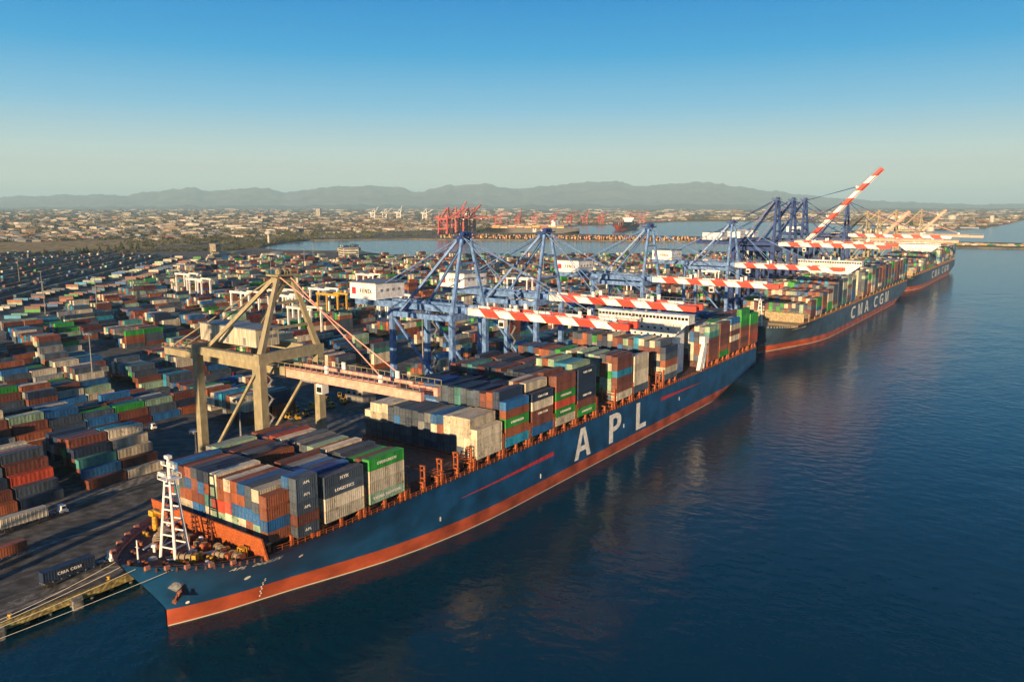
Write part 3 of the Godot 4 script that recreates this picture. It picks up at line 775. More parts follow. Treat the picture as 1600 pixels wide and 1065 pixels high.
const P14 := 14.2241
func build_ships():
	# ---- the near ship
	var L := 331.0
	var t = thing("container_ship", "nearest container ship, dark blue hull with red band and white letters A P L", "ship", Vector3.ZERO)
	ship_hull(t, L, mats.hull_blue, mats.boot_red, mats.deck_oxide)
	forecastle(t, L)
	on_hull("APL", 1.3, L, 8.4, 13.4, t, mats.letter, "bow_name", 1.0, 0.2, 3.0)
	on_hull("DUBLIN", 1.3, L, 12.8, 13.4, t, mats.letter, "bow_name", 1.0, 0.2, 6.2)
	for a in [["A", 139.3, 11.2], ["P", 164.2, 9.4], ["L", 186.3, 8.8]]:
		on_hull(a[0], 10.8, L, a[1], 4.9, t, mats.letter, "hull_letter", 1.0, 0.05, a[2])
	hull_stripe(78.0, 126.0, 10.75, 10.6, 12.1, L, t, mats.stripe_red, "red_stripe")
	hull_stripe(209.0, 252.0, 13.7, 12.1, 12.2, L, t, mats.stripe_red, "red_stripe")
	for a in [[70.0, 7.0], [150.0 + 26.0, 9.2], [228.0, 9.4], [118.0, 5.8]]:
		var b := MB.new(); b.box(Vector3(hull_b(a[0], a[1], L) + 0.03, a[1], -a[0]), Vector3(0.08, 1.5, 0.5)); part("tug_mark", b, mats.letter, t)
	var loaded := {}
	var fronts := []
	for k in range(-1, 14): fronts.append(28.1 + P14 * k)
	for k in range(0, 5): fronts.append(261.0 + P14 * k)
	deck_outfit(t, L, fronts, 22.3, mats.rust_orange, mats.hatch, true)
	for s in fronts:
		if s > 14 and s < 230: lashing_bridge(s - 1.05, minf(22.0, hull_b(s, 17.0, L) - 0.6), 17.1, 20.4 if s > 50 and s < 90 else 24.6, mats.rust_orange, t)
		elif s > 270: lashing_bridge(s - 1.05, 22.0, 17.1, 24.6, mats.rust_orange, t)
	for k in 8:   # tall stanchions at the bare bays
		var b := MB.new()
		var s = [56.0, 63.0, 70.0, 77.0, 83.0, 157.0, 199.5, 209.0][k]
		for dx in [0.0, 1.5]: b.box(Vector3(21.6 - dx, 20.6, -s), Vector3(0.35, 7.0, 0.35))
		for y in [18.5, 20.6, 22.8, 24.0]: b.box(Vector3(20.85, y, -s), Vector3(1.8, 0.2, 0.8))
		part("lashing_tower", b, mats.rust_orange, t)
	superstructure(t, 236.0, 249.0, 44.6, mats.white, 22.2)
	var b2 := MB.new()   # white sloping stair tower at the ship's side
	b2.bar(Vector3(21.4, 17.2, -252), Vector3(21.4, 30.5, -258), 1.6, 2.6); b2.bar(Vector3(21.4, 28.0, -259.6), Vector3(21.4, 17.5, -256.6), 1.0, 1.4); b2.box(Vector3(21.2, 31.0, -257.5), Vector3(2.4, 3.4, 5.0))
	part("stair_tower", b2, mats.white, t)
	fill_near_ship()
	# ---- second ship and third ship along the same berth
	var t2 = thing("container_ship", "second container ship, white letters C M A C G M on its dark hull", "ship", Vector3(-1.6, 0, -405.0))
	far_ship(t2, 395.0, 405.0, 36.0, 168.0, "CMA CGM", 150.0, 9.4, "second ship", [4, 7], -1.6, mats.hull_slate)
	var t3 = thing("container_ship", "third container ship, farthest along the quay, partly hidden by the second", "ship", Vector3(-3.0, 0, -826.0))
	far_ship(t3, 366.0, 826.0, 36.0, 190.0, "CMA CGM", 150.0, 8.4, "third ship", [2, 6], -3.0, mats.hull_slate)

func far_ship(t, L, s_at, bay0, house, txt, ts, th, who, tiers, xo, hm):
	ship_hull(t, L, hm, mats.boot_red, mats.deck_cream)
	lattice_mast(t, Vector3(0, 17.2, -2.0), 16.0, 2.4, 0.8, mats.white)
	var b := MB.new(); b.box(Vector3(0, 19.8, -29.0), Vector3(40.0, 6.0, 0.5)); part("breakwater", b, mats.deck_cream, t)
	if txt != "":
		var s = ts
		for ch in txt:
			if ch == " ": s += 12.0
			else:
				on_hull(ch, th, L, s, 5.6, t, mats.letter, "hull_letter", 1.0, 0.05, 15.0)
				s += 24.0
		on_hull("CMA CGM", 1.4, L, 16.0, 13.6, t, mats.letter, "bow_name", 2.2)
	var fronts := []
	var s = bay0
	while s < L - 16.0:
		if s < house - 12.0 or s > house + 16.0: fronts.append(s)
		s += P14
	deck_outfit(t, L, fronts, 22.3, mats.deck_cream, mats.hatch, false)
	for q in fronts: lashing_bridge(q - 1.05, 21.6, 17.1, 22.5, mats.deck_cream, t)
	superstructure(t, house, house + 12.0, 46.0 + 3.0 * (1 if who == "second ship" else 0), mats.white, 24.0)
	for i in fronts.size():
		var n = tiers[0] + int((tiers[1] - tiers[0]) * clampf(float(i) / 5.0, 0.0, 1.0))
		fill_bay(s_at + fronts[i], n, "", "", 19.9, who, i, xo, 0.62)
# ---------------------------------------------------------------- containers
func container_mesh(L, H, ribs, ends := true):
	var b := MB.new()
	var w := 2.438; var hw = w / 2; var hl = L / 2
	# corner posts and rails stand 4 cm proud of the ribbed walls
	for sx in [-1.0, 1.0]:
		for sz in [-1.0, 1.0]: b.box(Vector3(sx * (hw - 0.08), H / 2, sz * (hl - 0.09)), Vector3(0.16, H - 0.02, 0.18))
		for y in [0.09, H - 0.07]: b.box(Vector3(sx * (hw - 0.06), y, 0), Vector3(0.12, 0.14 if y > 1 else 0.18, L - 0.36))
	for sz in [-1.0, 1.0]:
		for y in [0.09, H - 0.08]: b.box(Vector3(0, y, sz * (hl - 0.07)), Vector3(w - 0.32, 0.16, 0.14))
	var x0 = hw - 0.05; var dp = 0.032
	var step = (L - 0.36) / ribs
	for sx in [-1.0, 1.0]:
		for i in ribs:
			var z0 = -hl + 0.18 + i * step
			var zs = [z0, z0 + step * 0.3, z0 + step * 0.45, z0 + step * 0.85, z0 + step]
			var ds = [0.0, 0.0, dp, dp, 0.0]
			for k in 4:
				var a = Vector3(sx * (x0 - ds[k]), 0.17, zs[k]); var c = Vector3(sx * (x0 - ds[k + 1]), 0.17, zs[k + 1])
				var u = Vector3(0, H - 0.31, 0)
				if sx > 0: b.quad(c, c + u, a + u, a)
				else: b.quad(a, a + u, c + u, c)
	# roof with a few shallow bows, front and rear panels
	var rb = maxi(3, int(ribs / 2.0)); var rs = (L - 0.28) / rb
	for i in rb:
		var z0 = -hl + 0.14 + i * rs
		b.quad(Vector3(-hw + 0.1, H - 0.03, z0), Vector3(hw - 0.1, H - 0.03, z0), Vector3(hw - 0.1, H - 0.03, z0 + rs * 0.6), Vector3(-hw + 0.1, H - 0.03, z0 + rs * 0.6))
		b.quad(Vector3(-hw + 0.1, H - 0.03, z0 + rs * 0.6), Vector3(hw - 0.1, H - 0.03, z0 + rs * 0.6), Vector3(hw - 0.1, H - 0.055, z0 + rs * 0.8), Vector3(-hw + 0.1, H - 0.055, z0 + rs * 0.8))
		b.quad(Vector3(-hw + 0.1, H - 0.055, z0 + rs * 0.8), Vector3(hw - 0.1, H - 0.055, z0 + rs * 0.8), Vector3(hw - 0.1, H - 0.03, z0 + rs), Vector3(-hw + 0.1, H - 0.03, z0 + rs))
	for sz in [-1.0, 1.0]:
		for i in 5:
			var xa = -hw + 0.16 + i * (w - 0.32) / 5.0; var xb = xa + (w - 0.32) / 5.0; var xm = (xa + xb) / 2
			var z = sz * (hl - 0.05); var zi = sz * (hl - 0.09)
			b.quad(Vector3(xa, 0.17, z), Vector3(xm, 0.17, zi), Vector3(xm, H - 0.16, zi), Vector3(xa, H - 0.16, z))
			b.quad(Vector3(xm, 0.17, zi), Vector3(xb, 0.17, z), Vector3(xb, H - 0.16, z), Vector3(xm, H - 0.16, zi))
	b.quad(Vector3(-hw + 0.1, 0.05, -hl + 0.1), Vector3(-hw + 0.1, 0.05, hl - 0.1), Vector3(hw - 0.1, 0.05, hl - 0.1), Vector3(hw - 0.1, 0.05, -hl + 0.1))
	return b.done()

func container_meshes():
	for L in [12.19, 6.06]:
		for H in [2.59, 2.9]:
			cmesh[[L, H]] = container_mesh(L, H, 18 if L > 7 else 9)
	for H in [2.59, 2.9]:
		var b := MB.new(); b.box(Vector3(0, H / 2, 0.012), Vector3(1.05, H - 0.36, 0.05))
		for y in [0.28, 0.55, 0.8]: b.box(Vector3(0.45, H * y, 0.05), Vector3(0.16, 0.12, 0.06))
		cmesh[["door", H]] = b.done()
		b = MB.new()
		for x in [-0.28, 0.16]:
			b.box(Vector3(x, H / 2, 0.065), Vector3(0.05, H - 0.3, 0.05)); b.box(Vector3(x + 0.12, H * 0.42, 0.075), Vector3(0.3, 0.06, 0.05))
		cmesh[["rods", H]] = b.done()

var stacks := {}
const WT := "oooobbbbbb" + "mmnnnnsssssss" + "uuuwwwww" + "ggeelltc"
func pick(prev := ""):
	if prev != "" and rng.randf() < 0.32: return prev
	return WT[rng.randi() % WT.length()]

# one bay of stacks: rows run from the water side inwards, each string runs from the bottom tier up
func fill_bay(s, n, r0, tops, y0, who, bi, xo := 0.0, vary := 0.5, rows := [], wide := 18, length := 12.19):
	var bay := {"s": s, "y0": y0, "rows": [], "who": who, "i": bi, "xo": xo, "L": length}
	var prev := ""
	var drop := 0
	for r in wide:
		var spec := ""
		if rows.size() > 0:
			spec = rows[r] if r < rows.size() else ""
		else:
			if rng.randf() < 0.16: drop = rng.randi_range(0, 1) if rng.randf() < vary else 0
			var k = maxi(n - drop, 1)
			for i in k:
				prev = pick(prev); spec += prev
			if r == 0 and r0 != "": spec = r0
			if tops != "" and r < tops.length():
				if tops[r] == " ": spec = ""
				elif tops[r] != "?" and not (r == 0 and r0 != ""): spec = spec.substr(0, spec.length() - 1) + tops[r]
		var col := []
		var y = y0
		for ch in spec:
			var H = 2.9 if ch == "w" or ch == "e" or rng.randf() < 0.35 else 2.59
			col.append([ch, y, H]); y += H + 0.012
		bay.rows.append(col)
	if not stacks.has(who): stacks[who] = []
	stacks[who].append(bay)
	return bay

const ORD := ["first", "second", "third", "fourth", "fifth", "sixth", "seventh", "eighth", "ninth", "tenth", "eleventh", "twelfth", "thirteenth", "fourteenth", "fifteenth", "sixteenth", "seventeenth", "eighteenth", "nineteenth", "twentieth"]

func emit_ship_stacks():
	for who in stacks:
		var bays = stacks[who]
		for i in bays.size():
			var bay = bays[i]
			for r in bay.rows.size():
				var col = bay.rows[r]
				var side_top = 0.0
				if r > 0 and bay.rows[r - 1].size() > 0: side_top = bay.rows[r - 1][-1][1] + bay.rows[r - 1][-1][2]
				var front_top = 0.0
				if i > 0 and bay.s - bays[i - 1].s < 20.0 and r < bays[i - 1].rows.size() and bays[i - 1].rows[r].size() > 0:
					front_top = bays[i - 1].rows[r][-1][1] + bays[i - 1].rows[r][-1][2]
				for k in col.size():
					var yt = col[k][1] + col[k][2]
					if not (k == col.size() - 1 or yt > side_top + 0.4 or yt > front_top + 0.4): continue
					var x = bay.xo + 22.3 - 1.22 - 2.49 * r
					var p = V(x, col[k][1], bay.s + bay.L / 2)
					var lab := ""
					if who.begins_with("near"):
						lab = "%s container, %s tier, %s row from the water, %s" % [PALNAME[col[k][0]], "top" if k == col.size() - 1 else ORD[k], ORD[r], bay.name]
					loose.append({"p": p, "L": bay.L, "H": col[k][2], "k": col[k][0], "yaw": 0.0, "label": lab, "group": "containers on the nearest ship", "side": r == 0 or yt > side_top + 0.4, "text": bay.get("text", {}).get([r, k], "")})

func fill_near_ship():
	var A := 28.1
	var bay
	bay = fill_bay(A - P14, 4, "", "", 20.4, "near", 0, 0.0, 0.0, ["", "", "lusw", "ouss", "wuou", "luoo", "wrow", "lroo", "lrlw", "wton", "ubun", "ubos", "wouo", "wosb", "ntwu", "mrmb"])
	bay.name = "foremost bay"
	bay = fill_bay(A - P14 + 0.05, 4, "", "", 19.4, "near outer", 0, 0.0, 0.0, ["", "ouoo"], 18, 6.06)
	bay.name = "short stack at nearest bow"
	bay = fill_bay(A - P14 + 6.15, 4, "", "", 19.2, "near inner", 0, 0.0, 0.0, ["sbsss", "snsuu"], 18, 6.06)
	bay.name = "dark short stack"
	bay.text = {[0, 4]: "APL", [0, 3]: "APL", [0, 2]: "APL", [0, 0]: "APL"}
	bay = fill_bay(A, 4, "wwss", "ssusug", 19.9, "near", 1); bay.name = "second loaded bay"
	bay.text = {[0, 3]: "NYK", [0, 2]: "LOGISTICS"}
	bay = fill_bay(A + P14, 4, "lwwe", "ebessswolsgsswrb", 19.9, "near", 2, 0.0, 0.0); bay.name = "third loaded bay"
	bay.text = {[0, 3]: "EVERGREEN", [0, 0]: "CHINA SHIPPING"}
	bay = fill_bay(A + 4 * P14, 4, "", "", 19.9, "near", 3, 0.0, 0.0, ["www", "wwww", "swww", "ssww", "ssww", "nsou", "nswu", "nssg", "nsgs", "nnss", "nsns", "nsss", "nnus", "nsss", "nsww", "nsww", "nsww", "ssw"]); bay.name = "fourth loaded bay"
	bay = fill_bay(A + 5 * P14, 5, "coeou", "?nobssstsssuuossblw", 19.9, "near", 4, 0.0, 0.0); bay.name = "fifth loaded bay"
	for r in range(1, 16): _add_tier(bay, r, "nobssstsssuuosewlw"[r - 1])
	bay.text = {[0, 2]: "EVERGREEN"}
	bay = fill_bay(A + 6 * P14, 5, "ubbwn", "?wbsnssntsnsmnsnbs", 19.9, "near", 5, 0.0, 0.0); bay.name = "sixth loaded bay"
	_add_tier(bay, 1, "w"); _add_tier(bay, 2, "b"); _add_tier(bay, 3, "w")
	bay.text = {[0, 4]: "CMA CGM", [0, 3]: "", [0, 2]: "CMA CGM"}
	bay = fill_bay(A + 7 * P14, 6, "werebb", "bbbosnnssbnsmstsnb", 19.9, "near", 6, 0.0, 0.2); bay.name = "seventh loaded bay"
	bay.text = {[0, 3]: "EVERGREEN", [0, 1]: "EVERGREEN"}
	bay = fill_bay(A + 8 * P14, 6, "ebnnnn", "nnrbnsoosbosnsbrmn", 19.9, "near", 7, 0.0, 0.2); bay.name = "eighth loaded bay"
	for a in [[1, "l"], [2, "c"], [3, "c"], [4, "l"], [5, "o"], [6, "l"]]: _add_tier(bay, a[0], a[1])
	bay.text = {[0, 0]: "EVERGREEN", [0, 5]: "CMA CGM", [0, 2]: "CMA CGM"}
	bay = fill_bay(A + 10 * P14, 6, "wbbcbb", "bbsglslowtesoobus", 19.9, "near", 8, 0.0, 0.3); bay.name = "ninth loaded bay"
	bay.text = {[0, 3]: "MSC"}
	bay = fill_bay(A + 11 * P14, 5, "swwww", "wwsgelltwsoosgbus", 19.9, "near", 9, 0.0, 0.3); bay.name = "tenth loaded bay"
	bay = fill_bay(A + 13 * P14, 6, "swosn", "?", 19.9, "near", 10, 0.0, 0.4); bay.name = "eleventh loaded bay"
	bay.text = {[0, 3]: "APL"}
	for k in 5:
		bay = fill_bay(261.0 + P14 * k, 6, ["obbbtl", "eobbbb", "bbwbwu", "obobeee", "orobee"][k], "", 19.9, "near", 11 + k, 0.0, 0.6); bay.name = ORD[k] + " bay behind the bridge"

func _add_tier(bay, r, ch):
	if r >= bay.rows.size(): return
	var c = bay.rows[r]; var y = c[-1][1] + c[-1][2] + 0.012 if c.size() > 0 else bay.y0
	c.append([ch, y, 2.9 if ch == "w" else 2.59])

func place_containers():
	emit_ship_stacks()
	for c in loose: c.d = c.p.distance_to(CAM) + (0.0 if c.label != "" else 100000.0)
	loose.sort_custom(func(a, b): return a.d < b.d)
	var rest := []
	var n := 0
	for c in loose:
		if n < 298 and c.label != "":
			n += 1
			one_container(c)
		else: rest.append(c)
	var mm := MultiMesh.new()
	mm.transform_format = MultiMesh.TRANSFORM_3D; mm.use_colors = true
	mm.mesh = container_mesh(12.19, 2.59, 9)
	mm.instance_count = rest.size()
	for i in rest.size():
		var c = rest[i]
		var bs = Basis(Vector3.UP, c.yaw) * Basis.from_scale(Vector3(1, c.H / 2.59, c.L / 12.19))
		mm.set_instance_transform(i, Transform3D(bs, c.p))
		var q = PAL[c.k]; var f = rng.randf_range(0.75, 1.2)
		mm.set_instance_color(i, Color(q[0] * f, q[1] * f, q[2] * f))
	var m := StandardMaterial3D.new(); m.resource_name = "container_paint"
	m.vertex_color_use_as_albedo = true; m.roughness = 0.55
	m.albedo_texture = tex.wear; m.uv1_triplanar = true; m.uv1_world_triplanar = true; m.uv1_scale = Vector3(0.045, 0.045, 0.045)
	var o := MultiMeshInstance3D.new(); o.multimesh = mm; o.material_override = m
	o.name = "stacked_containers"; add_child(o); o.set_meta("kind", "stuff")
	tag(o, "mass of stacked containers of many colours on the yard and the far ships", "containers")
	print("containers ", loose.size(), " single ", n)

func one_container(c):
	var o := MeshInstance3D.new()
	var tone = rng.randi() % 3
	o.mesh = cmesh[[c.L, c.H]]; o.material_override = pal(c.k, tone); o.name = numbered("shipping_container"); o.position = c.p; o.rotation.y = c.yaw
	add_child(o); tag(o, c.label, "container", c.group)
	if rng.randf() < 0.6:
		for sd in [-1.0, 1.0]:
			var d := MeshInstance3D.new(); d.mesh = cmesh[["door", c.H]]; d.material_override = pal(c.k, tone); d.name = "door"
			d.position = Vector3(sd * 0.535, 0, c.L / 2 - 0.03); o.add_child(d, true)
			var r := MeshInstance3D.new(); r.mesh = cmesh[["rods", c.H]]; r.material_override = mats.grey_steel; r.name = "lock_rods"; d.add_child(r, true)
	if c.text != "":
		var h = 0.7 if c.text.length() > 4 else (0.8 if c.L > 7.0 else 0.6)
		lettering(c.text, h, mats.letter, o, Transform3D(Basis(Vector3(0, 0, -1), Vector3.UP, Vector3(1, 0, 0)), Vector3(1.235, c.H * 0.5, 0)), "lettering", 0.04, minf(1.25, c.L * 0.62 / (c.text.length() * h * 0.62)))
# ---------------------------------------------------------------- quay cranes
func quay_crane(s, o, label, group):
	# o: body (material), hs, top, by (boom underside), tip, apex, back, leg, boom ("stripe", "pink", "plain"), up (degrees), house [x0, x1, y0, y1, half width], gauge
	var t = thing("quay_crane", label, "crane", V(-29.0, QY, s), group)
	var P = func(x, y, q): return Vector3(x + 29.0, y - QY, -q)
	var m = o.body; var hs = o.hs; var X1 := -29.0; var X2 := -59.0; var lw = o.leg
	var b: MB
	for x in [X1, X2]:
		for q in [-hs, hs]:
			b = MB.new(); b.bar(P.call(x, 5.4, q), P.call(x, o.top, q), lw, lw * 1.15, lw * 0.92, lw); part("leg", b, m, t)
			b = MB.new()
			for k in 4:
				b.box(P.call(x, 4.35, q - 3.3 + k * 2.2), Vector3(0.9, 1.1, 1.9))
				for j in 2: b.tube(P.call(x - 0.25, 3.66, q - 3.8 + k * 2.2 + j), P.call(x + 0.25, 3.66, q - 3.8 + k * 2.2 + j), 0.42, 0.42, 10)
			b.box(P.call(x, 5.1, q), Vector3(1.1, 0.7, 6.6))
			part("bogie", b, mats.grey_steel, t)
		b = MB.new(); b.bar(P.call(x, 7.0, -hs - lw), P.call(x, 7.0, hs + lw), lw * 0.9, lw * 1.1); part("sill_beam", b, m, t)
		b = MB.new(); b.bar(P.call(x, o.top - 0.4, -hs - 1.4), P.call(x, o.top - 0.4, hs + 1.4), lw * 1.0, lw * 1.3); part("cross_beam", b, m, t)
	for q in [-hs, hs]:
		b = MB.new(); b.bar(P.call(X1, o.tie, q), P.call(X2, o.tie, q), lw * 0.8, lw * 1.0); part("portal_beam", b, m, t)
		b = MB.new(); b.bar(P.call(X1, o.top - 0.8, q), P.call(X2, o.top - 0.8, q), lw * 0.8, lw * 1.05); part("portal_beam", b, m, t)
		b = MB.new()
		if o.get("lean", "water") == "land": b.bar(P.call(X1 - 1, o.top - 3.0, q), P.call(X2 + 1, o.tie + 0.8, q), lw * 0.34, lw * 0.34)
		else: b.bar(P.call(X2 + 1, o.top - 2.5, q), P.call(X1 - 1, o.tie + 0.8, q), lw * 0.42, lw * 0.42)
		part("brace", b, m, t)
	# landside stair tower
	b = MB.new()
	var y = 6.0; var k := 0
	while y < o.top - 4.0:
		var z0 = hs + 1.2 + (0.0 if k % 2 == 0 else 3.2); var z1 = hs + 1.2 + (3.2 if k % 2 == 0 else 0.0)
		b.bar(P.call(X2 + 1.8, y, z0), P.call(X2 + 1.8, y + 3.2, z1), 0.9, 0.16); b.box(P.call(X2 + 1.8, y + 3.2, z1), Vector3(1.1, 0.12, 1.0)); y += 3.2; k += 1
	part("stairs", b, mats.grey_steel, t)
	# girder over the portal and back reach
	for q in [-3.2, 3.2]:
		b = MB.new(); b.bar(P.call(o.back, o.by + 1.3, q), P.call(X1 + 2.0, o.by + 1.3, q), 1.3, 2.6); part("girder", b, o.get("girder", m), t)
	b = MB.new()
	var xx = o.back
	while xx < X1 + 1.0:
		b.box(P.call(xx + 0.4, o.by + 0.8, 0.0), Vector3(0.7, 1.0, 5.6)); xx += 6.4
	for q in [-4.5, 4.5]:
		b.bar(P.call(o.back, o.by + 3.7, q), P.call(X1, o.by + 3.7, q), 0.12, 0.12); b.box(P.call((o.back + X1) / 2, o.by + 2.5, q), Vector3(X1 - o.back, 0.12, 1.0))
		for j in 14: b.box(P.call(lerpf(o.back, X1, j / 13.0), o.by + 3.1, q), Vector3(0.12, 1.2, 0.12))
	part("walkway", b, m, t)
	# boom
	var bm := Node3D.new(); bm.name = "boom"; t.add_child(bm, true)
	bm.position = P.call(X1 + 2.4, o.by + 1.0, 0.0); bm.rotation.z = deg_to_rad(o.up)
	var len_ = o.tip - (X1 + 2.4)
	var nseg = o.get("seg", 10)
	for i in nseg:
		b = MB.new()
		var x0 = len_ * i / nseg; var x1 = len_ * (i + 1) / nseg
		var sk = 1.6 if o.boom == "stripe" else 0.0
		var h = 2.9 if i < nseg - 1 else 2.2
		for q in [-3.2, 3.2]:
			var a0 = 0.0 if i == 0 else sk; var a1 = 0.0 if i == nseg - 1 else sk
			b.hexa([Vector3(x0 + a0, -1.2, q + 0.62), Vector3(x1 + a1, -1.2, q + 0.62), Vector3(x1 + a1, -1.2, q - 0.62), Vector3(x0 + a0, -1.2, q - 0.62), Vector3(x0 - a0, h - 1.2, q + 0.62), Vector3(x1 - a1, h - 1.2, q + 0.62), Vector3(x1 - a1, h - 1.2, q - 0.62), Vector3(x0 - a0, h - 1.2, q - 0.62)])
		b.box(Vector3((x0 + x1) / 2, 0.2, 0), Vector3(0.8, 1.0, 5.1))
		var sm = mats.boom_red if i % 2 == o.get("phase", 1) else mats.boom_white
		if o.boom == "pink": sm = mats.boom_pink
		if o.boom == "plain": sm = m
		part("boom_segment", b, sm, bm)
	b = MB.new()
	for q in [-4.2, 4.2]:
		b.bar(Vector3(0, 2.9, q), Vector3(len_, 2.9, q), 0.12, 0.12); b.bar(Vector3(0, 1.5, q), Vector3(len_, 1.5, q), 0.9, 0.12)
		for j in 24: b.box(Vector3(len_ * j / 23.0, 2.2, q), Vector3(0.12, 1.4, 0.12))
	part("boom_walkway", b, mats.grey_steel if o.boom == "stripe" else m, bm)
	b = MB.new()
	for f in [0.32, 0.72]:
		for q in [-3.2, 3.2]: b.box(Vector3(len_ * f, 2.6, q), Vector3(1.2, 2.4, 0.5))
	part("stay_lug", b, mats.boom_white if o.boom != "plain" else m, bm)
	# A-frame, apex and stays
	var ax = o.get("ax", X1 - 2.0)
	for q in [-1.0, 1.0]:
		b = MB.new(); b.bar(P.call(X1, o.top, q * hs), P.call(ax + 1.0, o.apex - 1.0, q * 2.6), lw * 0.72, lw * 0.72, lw * 0.5, lw * 0.5); part("mast_leg", b, m, t)
		b = MB.new(); b.bar(P.call(X2 + 2.0, o.top, q * hs * 0.75), P.call(ax - 1.2, o.apex - 1.4, q * 2.4), lw * 0.46, lw * 0.46); part("mast_strut", b, m, t)
		b = MB.new(); b.tube(P.call(o.back + 3.0, o.by + 2.6, q * 3.2), P.call(ax - 1.0, o.apex - 0.6, q * 2.0), 0.22, 0.22, 6); part("backstay", b, m, t)
		var tr = bm.transform
		for f in ([0.72] if o.boom == "pink" else [0.32, 0.72]):
			b = MB.new(); b.tube(P.call(ax + 1.2, o.apex - 0.5, q * 1.8), tr * Vector3(len_ * f, 3.4, q * 3.2), 0.17, 0.17, 6); part("forestay", b, mats.boom_pink if o.boom == "pink" else m, t)
	b = MB.new()
	b.box(P.call(ax, o.apex, 0.0), Vector3(5.2, 0.5, 7.4)); b.box(P.call(ax, o.apex - 1.4, 0.0), Vector3(2.2, 1.6, 6.2))
	for q in [-2.0, 0.0, 2.0]: b.tube(P.call(ax + 0.8, o.apex + 0.9, q - 0.3), P.call(ax + 0.8, o.apex + 0.9, q + 0.3), 1.0, 1.0, 12)
	for cx in [-2.5, 2.5]:
		b.box(P.call(ax + cx, o.apex + 1.3, 0.0), Vector3(0.12, 0.12, 7.4))
		for q in [-3.6, 0.0, 3.6]: b.box(P.call(ax + cx, o.apex + 0.7, q), Vector3(0.12, 1.3, 0.12))
	part("apex_head", b, o.get("head", m), t)
	b = MB.new()   # ties between the two mast legs
	for f in [0.35, 0.68]:
		var q = lerpf(hs, 2.6, f); var yy = lerpf(o.top, o.apex - 1.0, f); var x = lerpf(X1, ax + 1.0, f)
		b.bar(P.call(x, yy, -q), P.call(x, yy, q), lw * 0.35, lw * 0.35)
	part("mast_tie", b, m, t)
	# machinery house
	var hx = o.house
	b = MB.new(); b.box(P.call((hx[0] + hx[1]) / 2, (hx[2] + hx[3]) / 2, 0.0), Vector3(hx[1] - hx[0], hx[3] - hx[2], hx[4] * 2))
	var hm = o.get("house_m", mats.white)
	var ho = part("machinery_house", b, hm, t)
	b = MB.new(); b.box(P.call((hx[0] + hx[1]) / 2, hx[3] + 0.16, 0.0), Vector3(hx[1] - hx[0] + 0.7, 0.32, hx[4] * 2 + 0.7)); part("roof", b, mats.grey_steel, ho)
	for j in 3:
		b = MB.new(); b.box(P.call(lerpf(hx[0], hx[1], 0.2 + 0.3 * j), hx[2] + 1.4, -hx[4] - 0.02), Vector3(1.3, 2.2, 0.12))
		if o.get("txt", "") == "": part("door", b, mats.grey_steel, ho)
	for j in 4:
		b = MB.new(); b.box(P.call(hx[1] + 0.02, hx[2] + (hx[3] - hx[2]) * 0.55, -hx[4] + hx[4] * 2 * (0.2 + 0.2 * j)), Vector3(0.12, 1.0, 1.3)); part("louvre", b, mats.grey_steel, ho)
	if o.get("txt", "") != "":
		var cx = (hx[0] + hx[1]) / 2; var cy = (hx[2] + hx[3]) / 2
		b = MB.new(); b.box(P.call(hx[0] + 2.3, cy, -hx[4] - 0.05), Vector3(2.2, 2.7, 0.1)); part("red_emblem", b, mats.stripe_red, ho)
		lettering(o.txt, 1.7, mats.dark_steel, ho, Transform3D(Basis.IDENTITY, P.call(cx + 1.8, cy, -hx[4] - 0.05)), "lettering", 0.08)
	# trolley, cab and hoist ropes with spreader
	b = MB.new(); b.box(P.call(o.trolley, o.by - 0.2, 0.0), Vector3(6.0, 1.2, 7.0)); part("trolley", b, mats.grey_steel, t)
	b = MB.new(); b.box(P.call(o.trolley + 4.0, o.by - 2.4, -1.5), Vector3(2.4, 2.8, 2.4))
	var cb = part("operator_cab", b, mats.boom_white, t)
	b = MB.new(); b.box(P.call(o.trolley + 4.0, o.by - 2.6, -2.73), Vector3(1.9, 1.5, 0.1)); part("window", b, mats.glass_dark, cb)
	if o.get("spread", 0.0) > 0:
		b = MB.new()
		for dx in [-1.0, 1.0]:
			for dz in [-2.4, 2.4]: b.tube(P.call(o.trolley + dx, o.by - 0.6, dz), P.call(o.trolley + dx * 0.9, o.spread + 1.0, dz), 0.06, 0.06, 5, false)
		part("hoist_ropes", b, mats.dark_steel, t)
		b = MB.new(); b.box(P.call(o.trolley, o.spread + 0.7, 0.0), Vector3(2.2, 0.5, 6.0)); b.box(P.call(o.trolley, o.spread + 0.2, 0.0), Vector3(0.5, 0.4, 12.0))
		for dz in [-6.0, 6.0]: b.box(P.call(o.trolley, o.spread + 0.1, dz), Vector3(2.4, 0.4, 0.4))
		part("spreader", b, mats.yellow, t)
	return t

